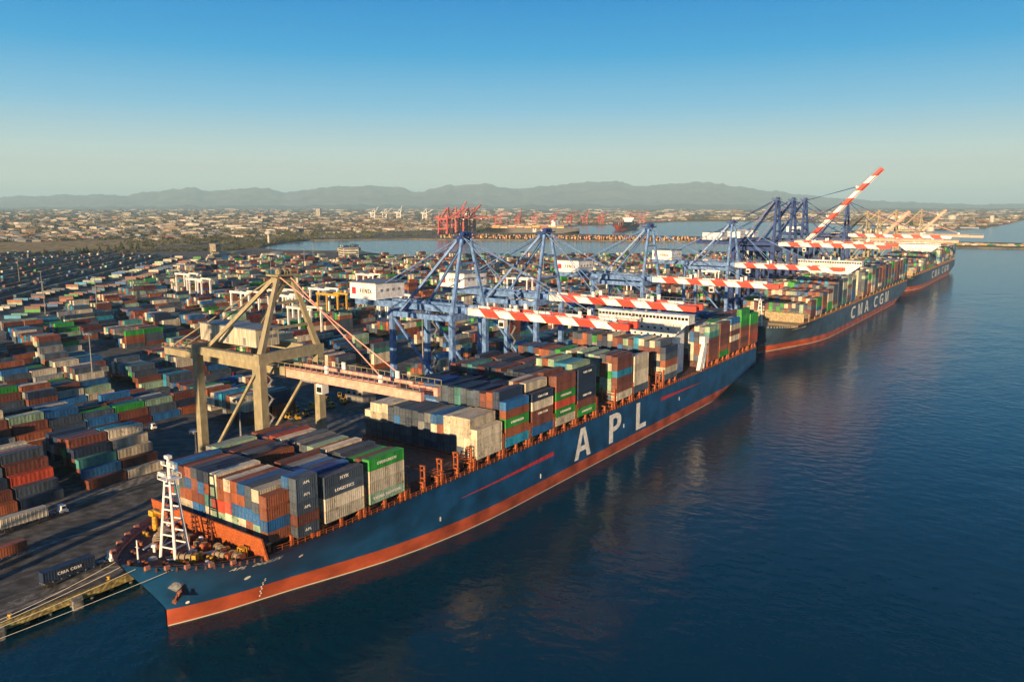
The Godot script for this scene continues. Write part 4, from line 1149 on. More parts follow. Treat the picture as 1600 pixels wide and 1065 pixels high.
func build_cranes():
	var be := {"body": mats.crane_beige, "hs": 10.6, "top": 49.4, "by": 43.2, "tip": 25.2, "apex": 72.0, "ax": -31.0, "back": -88.0, "leg": 2.25, "boom": "pink", "up": 0.0, "tie": 11.0, "lean": "land", "house": [-66.5, -39.0, 50.2, 55.4, 4.2], "house_m": mats.house_cream, "trolley": -18.0, "seg": 6}
	quay_crane(62.0, be, "beige gantry crane with pink boom reaching over the nearest ship", "")
	var off = be.duplicate(); off.up = 78.0
	quay_crane(-100.0, off, "beige gantry crane past the left edge, its long shadow falls across the wharf", "")
	var bl := {"body": mats.crane_blue, "hs": 10.2, "top": 51.2, "by": 51.6, "tip": 40.0, "apex": 80.4, "back": -86.0, "leg": 1.9, "boom": "stripe", "head": mats.crane_navy, "up": 0.0, "tie": 18.5, "house": [-84.0, -69.5, 54.6, 61.0, 8.4], "trolley": -16.0, "txt": "FENIX"}
	var g := "pale blue quay cranes"
	quay_crane(147.0, bl, "pale blue crane with white machinery house lettered in black, left of the other blue cranes", g)
	var c = bl.duplicate(); c.trolley = -45.0
	quay_crane(203.6, c, "second pale blue crane from the left, with red and white boom", g)
	c = bl.duplicate(); c.tip = 40.5; c.trolley = 2.0
	quay_crane(306.0, c, "third pale blue crane from the left, boom above the ship's bridge", g)
	c = bl.duplicate(); c.tip = 41.0; c.trolley = -22.0
	quay_crane(432.0, c, "fourth pale blue crane from the left, boom over the second ship's bow", g)
	var nv := {"body": mats.crane_navy, "hs": 9.4, "top": 60.0, "by": 61.6, "tip": 50.0, "apex": 96.0, "back": -92.0, "leg": 2.9, "boom": "stripe", "up": 0.0, "tie": 20.0, "house": [-86.0, -70.0, 65.0, 70.5, 6.0], "trolley": -12.0}
	g = "dark blue quay cranes"
	quay_crane(525.0, nv, "leftmost of the dark blue cranes, boom lowered over second ship", g)
	c = nv.duplicate(); c.tip = 48.0; c.trolley = 6.0
	quay_crane(566.0, c, "second dark blue crane, between the leftmost one and the raised boom", g)
	c = nv.duplicate(); c.up = 47.0; c.tip = 52.0
	quay_crane(600.0, c, "dark blue crane with its red and white boom raised against the sky", g)
	c = nv.duplicate(); c.tip = 62.0; c.seg = 11
	quay_crane(748.0, c, "dark blue crane right of the raised boom, boom lowered", g)
	g = "far beige quay cranes"
	c = be.duplicate(); c.top = 56.0; c.by = 54.0; c.apex = 84.0; c.house = [-66.0, -46.0, 57.0, 62.0, 5.0]; c.trolley = -40.0; c.tip = 30.0
	var names = ["first far beige crane beyond the dark blue cranes, boom lowered", "far beige crane with pale boom raised, left of the other raised pale boom", "far beige crane with lowered pale boom between the two raised ones", "farthest beige crane with raised pale boom at the end of the wharf"]
	for i in 4:
		var e = c.duplicate()
		e.up = [0.0, 47.0, 0.0, 47.0][i]
		e.tip = [58.0, 14.0, 66.0, 14.0][i]
		quay_crane([845.0, 905.0, 1010.0, 1205.0][i], e, names[i], g)
# ---------------------------------------------------------------- container yard
const GANTRIES := [[-560.0, 372.0, "white"], [-500.0, 345.0, "white"], [-372.0, 300.0, "white"], [-360.0, 326.0, "crane_pale"], [-340.0, 352.0, "white"], [-326.0, 304.0, "white"], [-306.0, 330.0, "yellow"], [-290.0, 356.0, "white"], [-262.0, 352.0, "white"], [-258.0, 262.0, "crane_pale"], [-408.0, 470.0, "white"], [-210.0, 420.0, "white"], [-262.0, 520.0, "white"], [-206.0, 610.0, "white"], [-152.0, 390.0, "white"], [-152.0, 700.0, "white"]]
func near_gantry(x, s):
	for g in GANTRIES:
		if absf(s - g[1]) < 12.5 and absf(absf(x - g[0]) - 11.0) < 2.2: return true
	return false

func yard_cell(x, s, rows, cells_tiers, who, base_y, label_bits = null, specs = {}, stepped = true):
	# one ground block: rows side by side away from the wharf, 40 ft long, tiers per row
	var prev_top = 0.0
	for r in rows:
		var n = cells_tiers[r]
		if near_gantry(x - 1.3 - r * 2.62, s + 6.1): n = 0
		if n <= 0:
			prev_top = 0.0
			continue
		var y = base_y
		var pv := ""
		var spec := ""
		if specs.has(r): spec = specs[r]; n = spec.length()
		elif stepped: n = mini(n, mini(r, rows - 1 - r) + 1)
		for k in n:
			pv = spec[k] if spec != "" else pick(pv)
			var H = 2.9 if spec != "" or pv == "w" or rng.randf() < 0.4 else 2.59
			var vis = k == n - 1 or y + H > prev_top + 0.4 or k >= n - 2
			if vis:
				var lab := ""
				if label_bits != null:
					lab = "%s container, %s tier, %s row from wharf road, %s" % [PALNAME[pv], "top" if k == n - 1 else ORD[k], ORD[r], label_bits]
				loose.append({"p": V(x - 1.3 - r * 2.62, y, s + 6.1), "L": 12.19, "H": H, "k": pv, "yaw": 0.0, "label": lab, "group": "containers in the near yard blocks", "side": r == 0, "text": ({"u": "MSC", "n": "APL", "e": "EVERGREEN", "s": "APL"}.get(pv, "") if r == 0 and label_bits != null else "")})
			y += H + 0.012
		prev_top = y

func build_yard():
	var nz := FastNoiseLite.new(); nz.seed = 12; nz.frequency = 0.012
	# the first line of blocks beside the wharf road
	var near := [
		[-28.0, {0: "b", 1: "bo"}, 5, "leftmost cut-off block"],
		[-2.2, {0: "o", 1: "bb", 2: "onn", 3: "obns", 4: "obnsr"}, 5, "first yard block"],
		[11.0, {0: "s", 1: "ss", 2: "ssr", 3: "nssb", 4: "ussbs"}, 5, "second yard block"],
		[31.0, {0: "b", 1: "bu", 2: "sbt", 3: "nsbn", 4: "osbnb"}, 5, "third yard block"],
		[43.9, {0: "w", 1: "wb", 2: "wbw", 3: "wwbw", 4: "wwwbw"}, 5, "fourth yard block"]]
	for a in near:
		var ti := []
		for r in 14: ti.append(maxi(2, a[2] - (1 if rng.randf() < 0.12 else 0)))
		yard_cell(-90.6, a[0], 14, ti, "near", QY, a[3], a[1])
	yard_cell(-112.0, 106.0, 10, [3, 3, 4, 4, 4, 3, 4, 4, 4, 3], "near", QY, "lone block by yellow tractors", {0: "bnw", 1: "onl"}, false)
	yard_cell(-112.0, 119.0, 10, [3, 4, 4, 4, 4, 3, 4, 4, 4, 3], "near", QY, "second block by yellow tractors", {0: "oon"}, false)
	var band := 0
	var x := -92.0
	while x > -1080.0:
		var s = -120.0 + 3.0 * (band % 4)
		var ci := 0
		while s < 1290.0:
			var skip = false
			var fit = mini(13, int((x - (-283.0 - 1.02 * s - 6.0)) / 2.62))         # as far as the diagonal road
			if fit < 4: skip = true
			if band == 0 and s < 212.0: skip = true
			if s > 930.0 and not Geometry2D.is_point_in_polygon(Vector2(x - 40.0, s + 40.0), land_poly): skip = true
			if fmod(s + 37.0 * band, 236.0) < 16.0: skip = true                       # cross aisles
			if x < -760.0 and s > 760.0 and s < 960.0: skip = true                    # office and gate area
			var v = nz.get_noise_2d(x * 0.9, s)
			if v < -0.30 or rng.randf() < 0.10: skip = true
			if not skip:
				var base = clampf(3.3 + v * 3.2 + rng.randf_range(-1.3, 1.0), 1.0, 5.0)
				var ti := []
				var cur = int(round(base))
				var wide = fit
				for r in wide:
					if rng.randf() < 0.25: cur = clampi(int(round(base + rng.randf_range(-1.6, 1.2))), 0 if rng.randf() < 0.3 else 1, 5)
					ti.append(cur)
				yard_cell(x, s, wide, ti, "yard", QY, ("%s block beyond the aisle" % ORD[ci] if band == 1 and s < 120.0 and ci < 20 else null), {}, rng.randf() < 0.75)
			s += 12.85; ci += 1
		x -= 58.0; band += 1
	# trailers and boxes parked in slanted rows beyond the diagonal road
	var d := Vector2(-0.7071, 0.7071); var nn := Vector2(-0.7071, -0.7071)
	for row in 15:
		var off = 1.0 + row * 26.0 + (8.0 if row % 2 == 1 else 0.0)
		var u = 40.0
		while u < 1420.0:
			var p = Vector2(-190.0, -140.0) + d * u + nn * off
			u += 3.6 if row > 1 else 12.9
			if p.y > 700.0 or p.x > -180.0 or p.x < -1440.0 or rng.randf() < 0.10 or nz.get_noise_2d(p.x * 1.4, p.y * 1.4) < -0.34: continue
			var c = pick()
			var nt = 1 if rng.randf() < 0.55 else 2
			for k in nt:
				loose.append({"p": V(p.x, 3.02 + k * 2.6, p.y), "L": 12.19, "H": 2.59, "k": c if k == 0 else pick(), "yaw": (PI / 4 if row > 1 else -PI / 4 + PI / 2 * 0.0) + (0.0 if row > 1 else 0.0), "label": "", "group": "", "side": true, "text": ""})
	# lorries standing in the aisles
	for i in 12:
		var bx = -138.0 - 58.0 * (i % 5); var bs = [70.0, 150.0, 236.0, 300.0, 352.0, 128.0, 210.0, 270.0, 330.0, 410.0, 180.0, 260.0][i]
		semi_trailer(V(bx, QY, bs), 12.4, "loaded trailer standing in a yard aisle, %s of the aisle trailers" % ORD[i], false)
		tractor(V(bx, QY, bs + 9.2), 0.0, [mats.white, mats.stripe_red, mats.crane_blue][i % 3], "%s tractor of the %s aisle trailer" % [["white", "red", "blue"][i % 3], ORD[i]], "lorries in the yard aisles")
		loose.append({"p": V(bx, QY + 1.42, bs), "L": 12.19, "H": 2.59, "k": pick(), "yaw": 0.0, "label": "", "group": "", "side": true, "text": ""})
	# boxes on the mole and on the far terminals
	for i in 900:
		var f = rng.randf()
		var a = Vector2(-1290, 1580).lerp(Vector2(-330, 1900), f) + Vector2(rng.randf_range(-20, 20), rng.randf_range(20, 150))
		if not Geometry2D.is_point_in_polygon(a, land_poly): continue
		for k in rng.randi_range(1, 3): loose.append({"p": V(a.x, 2.92 + 2.6 * k, a.y) if false else V(a.x, 2.92 + 2.6 * (k), a.y), "L": 12.19, "H": 2.59, "k": "yyyoorwb"[rng.randi() % 8], "yaw": 0.35, "label": "", "group": "", "side": true, "text": ""})
	for i in 260:
		var a = Vector2(-280, 1930).lerp(Vector2(420, 2060), rng.randf()) + Vector2(0, rng.randf_range(-8, 60))
		if not Geometry2D.is_point_in_polygon(a, land_poly): continue
		loose.append({"p": V(a.x, 2.92, a.y), "L": 12.19, "H": 2.59, "k": "wwwgoybe"[rng.randi() % 8], "yaw": 1.3, "label": "", "group": "", "side": true, "text": ""})
	for i in 3200:
		var a = Vector2(rng.randf_range(-2700, -1690), rng.randf_range(2150, 4300))
		if not Geometry2D.is_point_in_polygon(a, land_poly): continue
		for k in rng.randi_range(1, 3): loose.append({"p": V(a.x, 2.92 + 2.6 * k - 2.6, a.y), "L": 12.19, "H": 2.59, "k": "ooorrbbwyyug"[rng.randi() % 12], "yaw": 0.0, "label": "", "group": "", "side": true, "text": ""})

func ORD2(i): return ORD[i] if i < 20 else "twenty-" + ORD[i - 20]

func yard_gantry(at, m, label, span := 36.0, h := 22.0):
	var t = thing("yard_gantry", label, "gantry crane", at, "rubber tyred yard gantries")
	for x in [-span / 2, span / 2]:
		for z in [-4.5, 4.5]:
			var b := MB.new(); b.bar(Vector3(x, 1.4, z), Vector3(x, h, z), 1.0, 1.3); part("leg", b, m, t)
			b = MB.new(); b.tube(Vector3(x - 0.35, 0.8, z - 1.2), Vector3(x + 0.35, 0.8, z - 1.2), 0.8, 0.8, 10); b.tube(Vector3(x - 0.35, 0.8, z + 1.2), Vector3(x + 0.35, 0.8, z + 1.2), 0.8, 0.8, 10); part("wheels", b, mats.rubber, t)
		var b2 := MB.new(); b2.box(Vector3(x, 2.0, 0), Vector3(1.1, 1.0, 12.5)); part("sill_beam", b2, m, t)
	for z in [-4.5, 4.5]:
		var b := MB.new(); b.box(Vector3(0, h + 0.7, z), Vector3(span + 3, 1.6, 1.2)); part("girder", b, m, t)
	var b3 := MB.new(); b3.box(Vector3(-span * 0.2, h + 2.2, 0), Vector3(5, 1.4, 8)); part("trolley", b3, mats.grey_steel, t)
	b3 = MB.new(); b3.box(Vector3(-span * 0.2 + 3.5, h - 1.6, -2), Vector3(2, 2.4, 2)); part("operator_cab", b3, mats.white, t)
	return t

func light_mast(p, h, label):
	var t = thing("light_mast", label, "light mast", p, "yard light masts")
	var b := MB.new(); b.tube(Vector3.ZERO, Vector3(0, h, 0), 0.42, 0.20, 8); part("pole", b, mats.grey_steel, t)
	b = MB.new(); b.tube(Vector3(0, 0, 0), Vector3(0, 0.9, 0), 0.9, 0.8, 10); part("footing", b, mats.concrete, t)
	b = MB.new(); b.tube(Vector3(0, h - 0.6, 0), Vector3(0, h - 0.2, 0), 1.9, 1.9, 14)
	for i in 8: b.box(Vector3(2.0 * cos(TAU * i / 8), h - 0.8, 2.0 * sin(TAU * i / 8)), Vector3(0.6, 0.7, 0.6))
	part("lamp_ring", b, mats.grey_steel, t)

func tractor(p, yaw, body, label, group):
	var t = thing("yard_tractor", label, "tractor", p, group)
	t.rotation.y = yaw
	var b := MB.new(); b.box(Vector3(0, 0.95, 0.2), Vector3(1.1, 0.35, 5.0)); part("chassis", b, mats.dark_steel, t)
	b = MB.new()
	b.hexa([Vector3(-1.15, 1.0, -0.9), Vector3(1.15, 1.0, -0.9), Vector3(1.15, 1.0, -2.5), Vector3(-1.15, 1.0, -2.5), Vector3(-1.1, 3.0, -0.95), Vector3(1.1, 3.0, -0.95), Vector3(1.1, 3.0, -2.2), Vector3(-1.1, 3.0, -2.2)])
	b.box(Vector3(0, 1.25, -1.7), Vector3(2.4, 0.7, 2.2))
	var c = part("cab", b, body, t)
	b = MB.new(); b.box(Vector3(0, 2.35, -2.33), Vector3(1.8, 0.9, 0.14)); part("windscreen", b, mats.glass_dark, c)
	for x in [-1.14, 1.14]:
		b = MB.new(); b.box(Vector3(x, 2.35, -1.6), Vector3(0.1, 0.8, 1.0)); part("window", b, mats.glass_dark, c)
	b = MB.new(); b.box(Vector3(0, 1.35, 1.2), Vector3(1.3, 0.3, 1.6)); part("fifth_wheel", b, mats.grey_steel, t)
	for z in [-1.7, 1.5]:
		for x in [-1.0, 1.0]:
			b = MB.new(); b.tube(Vector3(x - 0.2, 0.55, z), Vector3(x + 0.2, 0.55, z), 0.55, 0.55, 12); part("wheel", b, mats.rubber, t)
	return t

func semi_trailer(p, L, label, white):
	# chassis lies along s, tractor towards +s
	var t = thing("semi_trailer", label, "trailer", p)
	var b := MB.new()
	for x in [-0.5, 0.5]: b.box(Vector3(x, 1.2, 0), Vector3(0.2, 0.35, L))
	for k in 7: b.box(Vector3(0, 1.2, -L / 2 + 0.4 + k * (L - 0.8) / 6.0), Vector3(2.3, 0.22, 0.22))
	part("chassis", b, mats.grey_steel, t)
	for z in [L / 2 - 1.3, L / 2 - 2.6]:
		for x in [-0.95, 0.95]:
			b = MB.new(); b.tube(Vector3(x - 0.22, 0.52, z), Vector3(x + 0.22, 0.52, z), 0.52, 0.52, 12); part("wheel", b, mats.rubber, t)
	b = MB.new()
	for x in [-0.8, 0.8]: b.box(Vector3(x, 0.55, -L / 2 + 2.4), Vector3(0.15, 1.1, 0.15))
	part("landing_gear", b, mats.dark_steel, t)
	if white:
		b = MB.new(); b.box(Vector3(0, 2.75, 0), Vector3(2.5, 2.75, L)); var bx = part("van_body", b, mats.house_cream, t)
		for k in 12:
			b = MB.new(); b.box(Vector3(1.27, 2.75, -L / 2 + 0.5 + k * (L - 1.0) / 11.0), Vector3(0.06, 2.7, 0.12)); part("rib", b, mats.white, bx)
	return t

func free_container(p, k, label, txt):
	var c = {"p": p, "L": 12.19, "H": 2.59, "k": k, "yaw": 0.0, "label": label, "group": "", "text": txt}
	one_container(c)

func rope(a, c, sag, r):
	var b := MB.new()
	var n := 18
	for i in n:
		var f = func(u): return a.lerp(c, u) + Vector3(0, -sag * 4.0 * u * (1.0 - u), 0)
		b.tube(f.call(float(i) / n), f.call(float(i + 1) / n), r, r, 6, false)
	return b

func build_small():
	semi_trailer(V(-77.2, QY, 5.6), 12.4, "white box trailer parked at left edge of the wharf road", true)
	tractor(V(-77.2, QY, 14.6), 0.0, mats.white, "white yard tractor coupled to the white box trailer", "")
	semi_trailer(V(-57.6, QY, -8.6), 12.4, "trailer carrying the orange container at the left edge", false)
	free_container(V(-57.6, QY + 1.42, -8.6), "o", "orange container on a trailer at the left edge of the wharf", "")
	tractor(V(-57.6, QY, -17.9), PI, mats.white, "white tractor pulling the orange container at the left edge", "")
	semi_trailer(V(-34.2, QY, -3.4), 12.4, "trailer carrying the dark blue container beside the bow", false)
	free_container(V(-34.2, QY + 1.42, -3.4), "n", "dark blue lettered container on a trailer beside the nearest bow", "CMA CGM")
	tractor(V(-34.2, QY, 5.9), 0.0, mats.white, "white tractor pulling the dark blue container beside the bow", "")
	# parked yellow tractors
	var g := "parked yellow yard tractors"
	for i in 22:
		var f = i / 21.0
		var x = -103.0 - 17.0 * f * 0.6 - (i % 3) * 4.2 + rng.randf_range(-0.8, 0.8); var s = 122.0 + 78.0 * f + rng.randf_range(-1.5, 1.5)
		tractor(V(x, QY, s), rng.randf_range(-0.4, 0.4) + PI * (i % 2), mats.yellow, "yellow yard tractor, %s from the left of those parked behind the beige crane" % ORD2(i), g)
	# site office
	var t = thing("site_cabin", "white flat roofed cabin behind the beige crane's boom", "cabin", V(-105.0, QY, 163.0))
	var b := MB.new(); b.box(Vector3(0, 3.4, 0), Vector3(11, 6.8, 8)); part("wall", b, mats.house_cream, t)
	b = MB.new(); b.box(Vector3(0, 6.95, 0), Vector3(11.6, 0.35, 8.6)); part("roof", b, mats.grey_steel, t)
	for i in 3:
		b = MB.new(); b.box(Vector3(-3.5 + i * 3.5, 4.6, 4.02), Vector3(1.6, 1.2, 0.1)); part("window", b, mats.glass_dark, t)
	b = MB.new(); b.box(Vector3(5.52, 1.2, 0), Vector3(0.1, 2.4, 1.2)); part("door", b, mats.grey_steel, t)
	# yard gantries
	for i in GANTRIES.size():
		var a = GANTRIES[i]
		yard_gantry(V(a[0], QY, a[1]), mats[a[2]], "%s yard gantry, %s from the left among the yard gantries" % [{"white": "white", "yellow": "yellow", "crane_pale": "pale grey"}[a[2]], ORD[i]], 22.0, 21.0)
	# light masts
	var lm := [[-217.0, 98.8, 30.0], [-500.0, 250.0, 31.0], [-535.0, 225.0, 27.0], [-560.0, 316.0, 28.0], [-850.0, 343.0, 28.0], [-660.0, 281.0, 26.0], [-135.0, 240.0, 30.0], [-190.0, 330.0, 30.0], [-134.0, 480.0, 30.0], [-243.0, 600.0, 30.0], [-352.0, 700.0, 30.0], [-460.0, 560.0, 30.0], [-568.0, 480.0, 30.0], [-700.0, 640.0, 30.0], [-820.0, 760.0, 30.0], [-600.0, 820.0, 30.0], [-240.0, 860.0, 30.0], [-135.0, 760.0, 30.0]]
	for i in lm.size():
		light_mast(V(lm[i][0], QY, lm[i][1]), lm[i][2], ("tall grey light mast among the stacks, %s nearest the wharf road" % ORD[i]) if i > 0 else "tall grey light mast nearest the camera, among stacks at left")
	for i in 2:
		light_mast(V([-97.1, -99.5][i], QY, [73.2, 94.0][i]), [9.0, 16.0][i], ["short lamp post beside the beige crane's left leg", "lamp post between the beige crane's legs"][i])
	# mooring lines and quay bollards
	var ml := [[Vector3(4.0, 17.8, 6.0), V(-25.6, 3.9, -66.0), "upper mooring line from the bow to the quay"], [Vector3(-3.4, 17.6, 6.2), V(-25.6, 3.9, -44.0), "mooring line from the far bow fairlead to the quay"], [Vector3(9.9, 17.4, 1.6), V(-25.6, 3.9, -88.0), "lowest mooring line crossing the dark blue bow"], [Vector3(0.5, 17.7, 8.6), V(-25.6, 3.9, -57.0), "mooring line from the stem head to the quay"]]
	for a in ml: top("mooring_line", rope(a[0], a[1], 1.6, 0.038), mats.rope, a[2], "rope")
	for i in 6:
		var q = [-88.0, -66.0, -57.0, -44.0, -20.0, 2.0][i]
		b = MB.new(); b.tube(Vector3(0, 0, 0), Vector3(0, 0.7, 0), 0.34, 0.30, 10); b.tube(Vector3(0, 0.7, 0), Vector3(0, 0.95, 0), 0.5, 0.44, 10); b.box(Vector3(0, 0.05, 0), Vector3(1.0, 0.1, 1.0))
		top("quay_bollard", b, mats.yellow, "yellow mooring bollard on the quay edge, %s from the left" % ORD[i], "bollard", V(-25.7, 3.21, q), "quay bollards")
# ---------------------------------------------------------------- far shore
func building(x, s, w, d, h, m, roof, label, cat := "building", yaw := 0.0, floors := 0):
	var t = thing("warehouse" if floors == 0 else "office_block", label, cat, V(x, 2.9, s), "buildings of the far shore")
	t.rotation.y = yaw
	var b := MB.new(); b.box(Vector3(0, h / 2, 0), Vector3(w, h, d)); part("wall", b, m, t)
	b = MB.new()
	if floors == 0:
		b.hexa([Vector3(-w / 2 - 0.5, h, d / 2 + 0.5), Vector3(w / 2 + 0.5, h, d / 2 + 0.5), Vector3(w / 2 + 0.5, h, -d / 2 - 0.5), Vector3(-w / 2 - 0.5, h, -d / 2 - 0.5), Vector3(-w / 2 - 0.5, h + d * 0.06, 0.3), Vector3(w / 2 + 0.5, h + d * 0.06, 0.3), Vector3(w / 2 + 0.5, h + d * 0.06, -0.3), Vector3(-w / 2 - 0.5, h + d * 0.06, -0.3)])
	else: b.box(Vector3(0, h + 0.4, 0), Vector3(w + 0.8, 0.8, d + 0.8))
	part("roof", b, roof, t)
	if floors == 0:
		for i in 4:
			b = MB.new(); b.box(Vector3(w * (-0.35 + 0.23 * i), h * 0.3, d / 2 + 0.05), Vector3(w * 0.11, h * 0.6, 0.2)); part("door", b, mats.grey_steel, t)
	else:
		for f in floors:
			b = MB.new(); b.box(Vector3(0, h * (f + 0.6) / floors, d / 2 + 0.05), Vector3(w * 0.92, h / floors * 0.42, 0.2)); b.box(Vector3(w / 2 + 0.05, h * (f + 0.6) / floors, 0), Vector3(0.2, h / floors * 0.42, d * 0.92)); part("window_band", b, mats.glass_dark, t)
	return t

func leaf_clump(seed_, n, r, flat):
	var g := RandomNumberGenerator.new(); g.seed = seed_
	var b := MB.new()
	for i in n:
		var u = Vector3(g.randfn(), g.randfn() * flat, g.randfn()).normalized() * r * pow(g.randf(), 0.33)
		var sz = r * g.randf_range(0.16, 0.34)
		var a = Vector3(g.randfn(), g.randfn(), g.randfn()).normalized(); var c = a.cross(Vector3(g.randfn(), g.randfn(), g.randfn())).normalized()
		b.quad(u - a * sz, u - c * sz * 0.7, u + a * sz, u + c * sz * 0.7)
	return b

func far_px(px, dist):   # a point of the ground in a direction of the view
	var ang = deg_to_rad(35.07) - atan((px - 800.0) / 1250.0)
	return Vector2(CAM.x - sin(ang) * dist, -CAM.z + cos(ang) * dist)

var far_n := {}
func far_place(px, _n):   # where along the skyline, counted from the left within that stretch
	var z = ["far left", "left quarter", "left of centre", "middle", "right of centre", "right quarter", "far right"][clampi(int(px / 229.0), 0, 6)]
	far_n[z] = far_n.get(z, -1) + 1
	return "%s from left in the %s stretch" % [ORD2(far_n[z]), z]

func build_far():
	mat("roof_pale", lin(0.55, 0.52, 0.44), 0.8, "grime", Vector3(0.02, 0.02, 0.02)); mat("roof_grey", lin(0.26, 0.26, 0.26), 0.8, "grime", Vector3(0.02, 0.02, 0.02))
	mat("wall_cream", lin(0.48, 0.41, 0.28), 0.8, "grime", Vector3(0.02, 0.02, 0.02)); mat("wall_white", lin(0.62, 0.58, 0.49), 0.8, "grime", Vector3(0.02, 0.02, 0.02)); mat("wall_tan", lin(0.36, 0.27, 0.17), 0.8, "grime", Vector3(0.02, 0.02, 0.02))
	# terminal buildings near the bay
	building(-970.0, 806.0, 70.0, 22.0, 7.0, mats.wall_cream, mats.roof_pale, "long low cream gate building behind the container yard", "building", -0.8)
	building(-930.0, 836.0, 60.0, 14.0, 5.0, mats.wall_white, mats.roof_pale, "long white gate canopy beside the low cream building", "building", -0.8)
	building(-872.0, 884.0, 34.0, 26.0, 16.0, mats.wall_white, mats.roof_grey, "white office block with dark side beside the bay", "building", -0.5, 4)
	building(-1090.0, 770.0, 60.0, 10.0, 4.0, mats.wall_white, mats.roof_pale, "low white gate booths left of the cream gate building", "building", -0.8)
	building(-1130.0, 800.0, 14.0, 12.0, 18.0, mats.wall_cream, mats.roof_pale, "small cream tower building at the field corner", "building", 0.2, 5)
	# water tower
	var wp = far_px(422.0, 1960.0)
	var t = thing("water_tower", "white water tower standing above the far end of the bay", "tower", V(wp.x, 2.9, wp.y))
	var b := MB.new(); b.tube(Vector3.ZERO, Vector3(0, 20, 0), 2.6, 2.2, 12); part("shaft", b, mats.wall_white, t)
	b = MB.new(); b.tube(Vector3(0, 20, 0), Vector3(0, 23, 0), 3.0, 8.0, 16); b.tube(Vector3(0, 23, 0), Vector3(0, 28, 0), 8.0, 8.0, 16); b.tube(Vector3(0, 28, 0), Vector3(0, 30.5, 0), 8.0, 1.0, 16); part("tank", b, mats.wall_white, t)
	# the larger buildings of the far shore, one by one
	var n := 0
	var wm = [mats.wall_cream, mats.wall_white, mats.wall_tan]; var wn = ["cream", "white", "tan"]
	var spots := []
	for i in 150:
		var px = rng.randf_range(0.0, 1600.0)
		var dist = 2300.0 / (1.0 - 0.72 * rng.randf())
		spots.append([px, dist])
	spots.sort_custom(func(a, c): return a[0] < c[0])
	for a in spots:
		var p = far_px(a[0], a[1])
		if not Geometry2D.is_point_in_polygon(p, land_poly): continue
		if a[1] < 2700.0 and a[0] > 350.0: continue
		if p.x > -1850.0 and p.y < 2900.0: continue
		if p.x > -2700.0 and p.x < -1650.0 and p.y > 2100.0 and p.y < 4300.0: continue
		var c = rng.randi() % 3
		var tall = rng.randf() < 0.12 and a[1] > 3600.0
		var w = rng.randf_range(14.0, 28.0) * (1.0 if tall else 3.0) * a[1] / 4000.0 + 10.0
		building(p.x, p.y, w, rng.randf_range(18.0, 50.0), (rng.randf_range(22.0, 44.0) if tall else rng.randf_range(7.0, 14.0)) * (0.7 + a[1] / 9000.0), wm[c], [mats.roof_pale, mats.roof_grey][rng.randi() % 2], "%s %s in the city, %s" % [wn[c], "tower block" if tall else "low warehouse", far_place(a[0], n)], "building", rng.randf_range(-0.9, 0.3), 7 if tall else 0)
		n += 1
	# white cylindrical and domed tanks at the right
	for i in 7:
		var p = far_px([1418.0, 1432.0, 1448.0, 1386.0, 1402.0, 1542.0, 1480.0][i], [3050.0, 3050.0, 3100.0, 5200.0, 5300.0, 4600.0, 5200.0][i])
		b = MB.new(); var r = [14.0, 12.0, 13.0, 24.0, 20.0, 10.0, 22.0][i]; var h = [15.0, 13.0, 15.0, 26.0, 30.0, 36.0, 30.0][i]
		b.tube(Vector3.ZERO, Vector3(0, h, 0), r, r, 18); b.tube(Vector3(0, h, 0), Vector3(0, h + r * 0.25, 0), r, r * 0.3, 18)
		top("storage_tank", b, mats.wall_white, "pale round storage tank on the right shore, %s from the left" % ORD[[2, 3, 4, 0, 1, 6, 5][i]], "tank", V(p.x, 2.9, p.y), "storage tanks on the right shore")
	# the rest of the city and its greenery, too far to count
	var mm := MultiMesh.new(); mm.transform_format = MultiMesh.TRANSFORM_3D; mm.use_colors = true
	var cb := MB.new(); cb.box(Vector3(0, 0.5, 0), Vector3(1, 1, 1)); cb.hexa([Vector3(-0.5, 1.0, 0.5), Vector3(0.5, 1.0, 0.5), Vector3(0.5, 1.0, -0.5), Vector3(-0.5, 1.0, -0.5), Vector3(-0.5, 1.22, 0.02), Vector3(0.5, 1.22, 0.02), Vector3(0.5, 1.22, -0.02), Vector3(-0.5, 1.22, -0.02)])
	mm.mesh = cb.done()
	var xs := []; var cs := []
	var tr := []
	var dens := FastNoiseLite.new(); dens.seed = 8; dens.frequency = 0.0016
	for i in 11000:
		var px = rng.randf_range(-120.0, 1720.0)
		var dist = 1900.0 / (1.0 - 0.885 * pow(rng.randf(), 0.85))
		var p = far_px(px, dist)
		if not Geometry2D.is_point_in_polygon(p, land_poly): continue
		if p.x > -1420.0 and p.y < 2500.0: continue
		if p.x > -2350.0 and p.y < 1400.0 and p.y < 620.0 + (-p.x - 1350.0) * 0.9 and dist < 2300.0: continue
		var dv = dens.get_noise_2d(p.x, p.y)
		var sc = 0.6 + dist / 6500.0
		if rng.randf() < 0.56 - dv * 0.5:
			tr.append([p, sc])
			continue
		if p.x > -1750.0 and p.y < 2600.0: continue
		var w = rng.randf_range(14.0, 60.0) * sc * (1.8 if rng.randf() < 0.15 else 1.0); var d = rng.randf_range(9.0, 26.0) * sc; var h = rng.randf_range(3.0, 7.0) * (0.75 + dist / 12000.0)
		xs.append(Transform3D(Basis(Vector3.UP, rng.randf_range(-0.9, 0.3)) * Basis.from_scale(Vector3(w, h, d)), V(p.x, 2.9, p.y)))
		var base = [[0.60, 0.52, 0.38], [0.70, 0.66, 0.56], [0.34, 0.27, 0.18], [0.26, 0.25, 0.24], [0.42, 0.20, 0.13], [0.30, 0.33, 0.36]][[0, 0, 1, 1, 2, 2, 3, 4, 5, 0][rng.randi() % 10]]
		var f = rng.randf_range(0.22, 0.70)
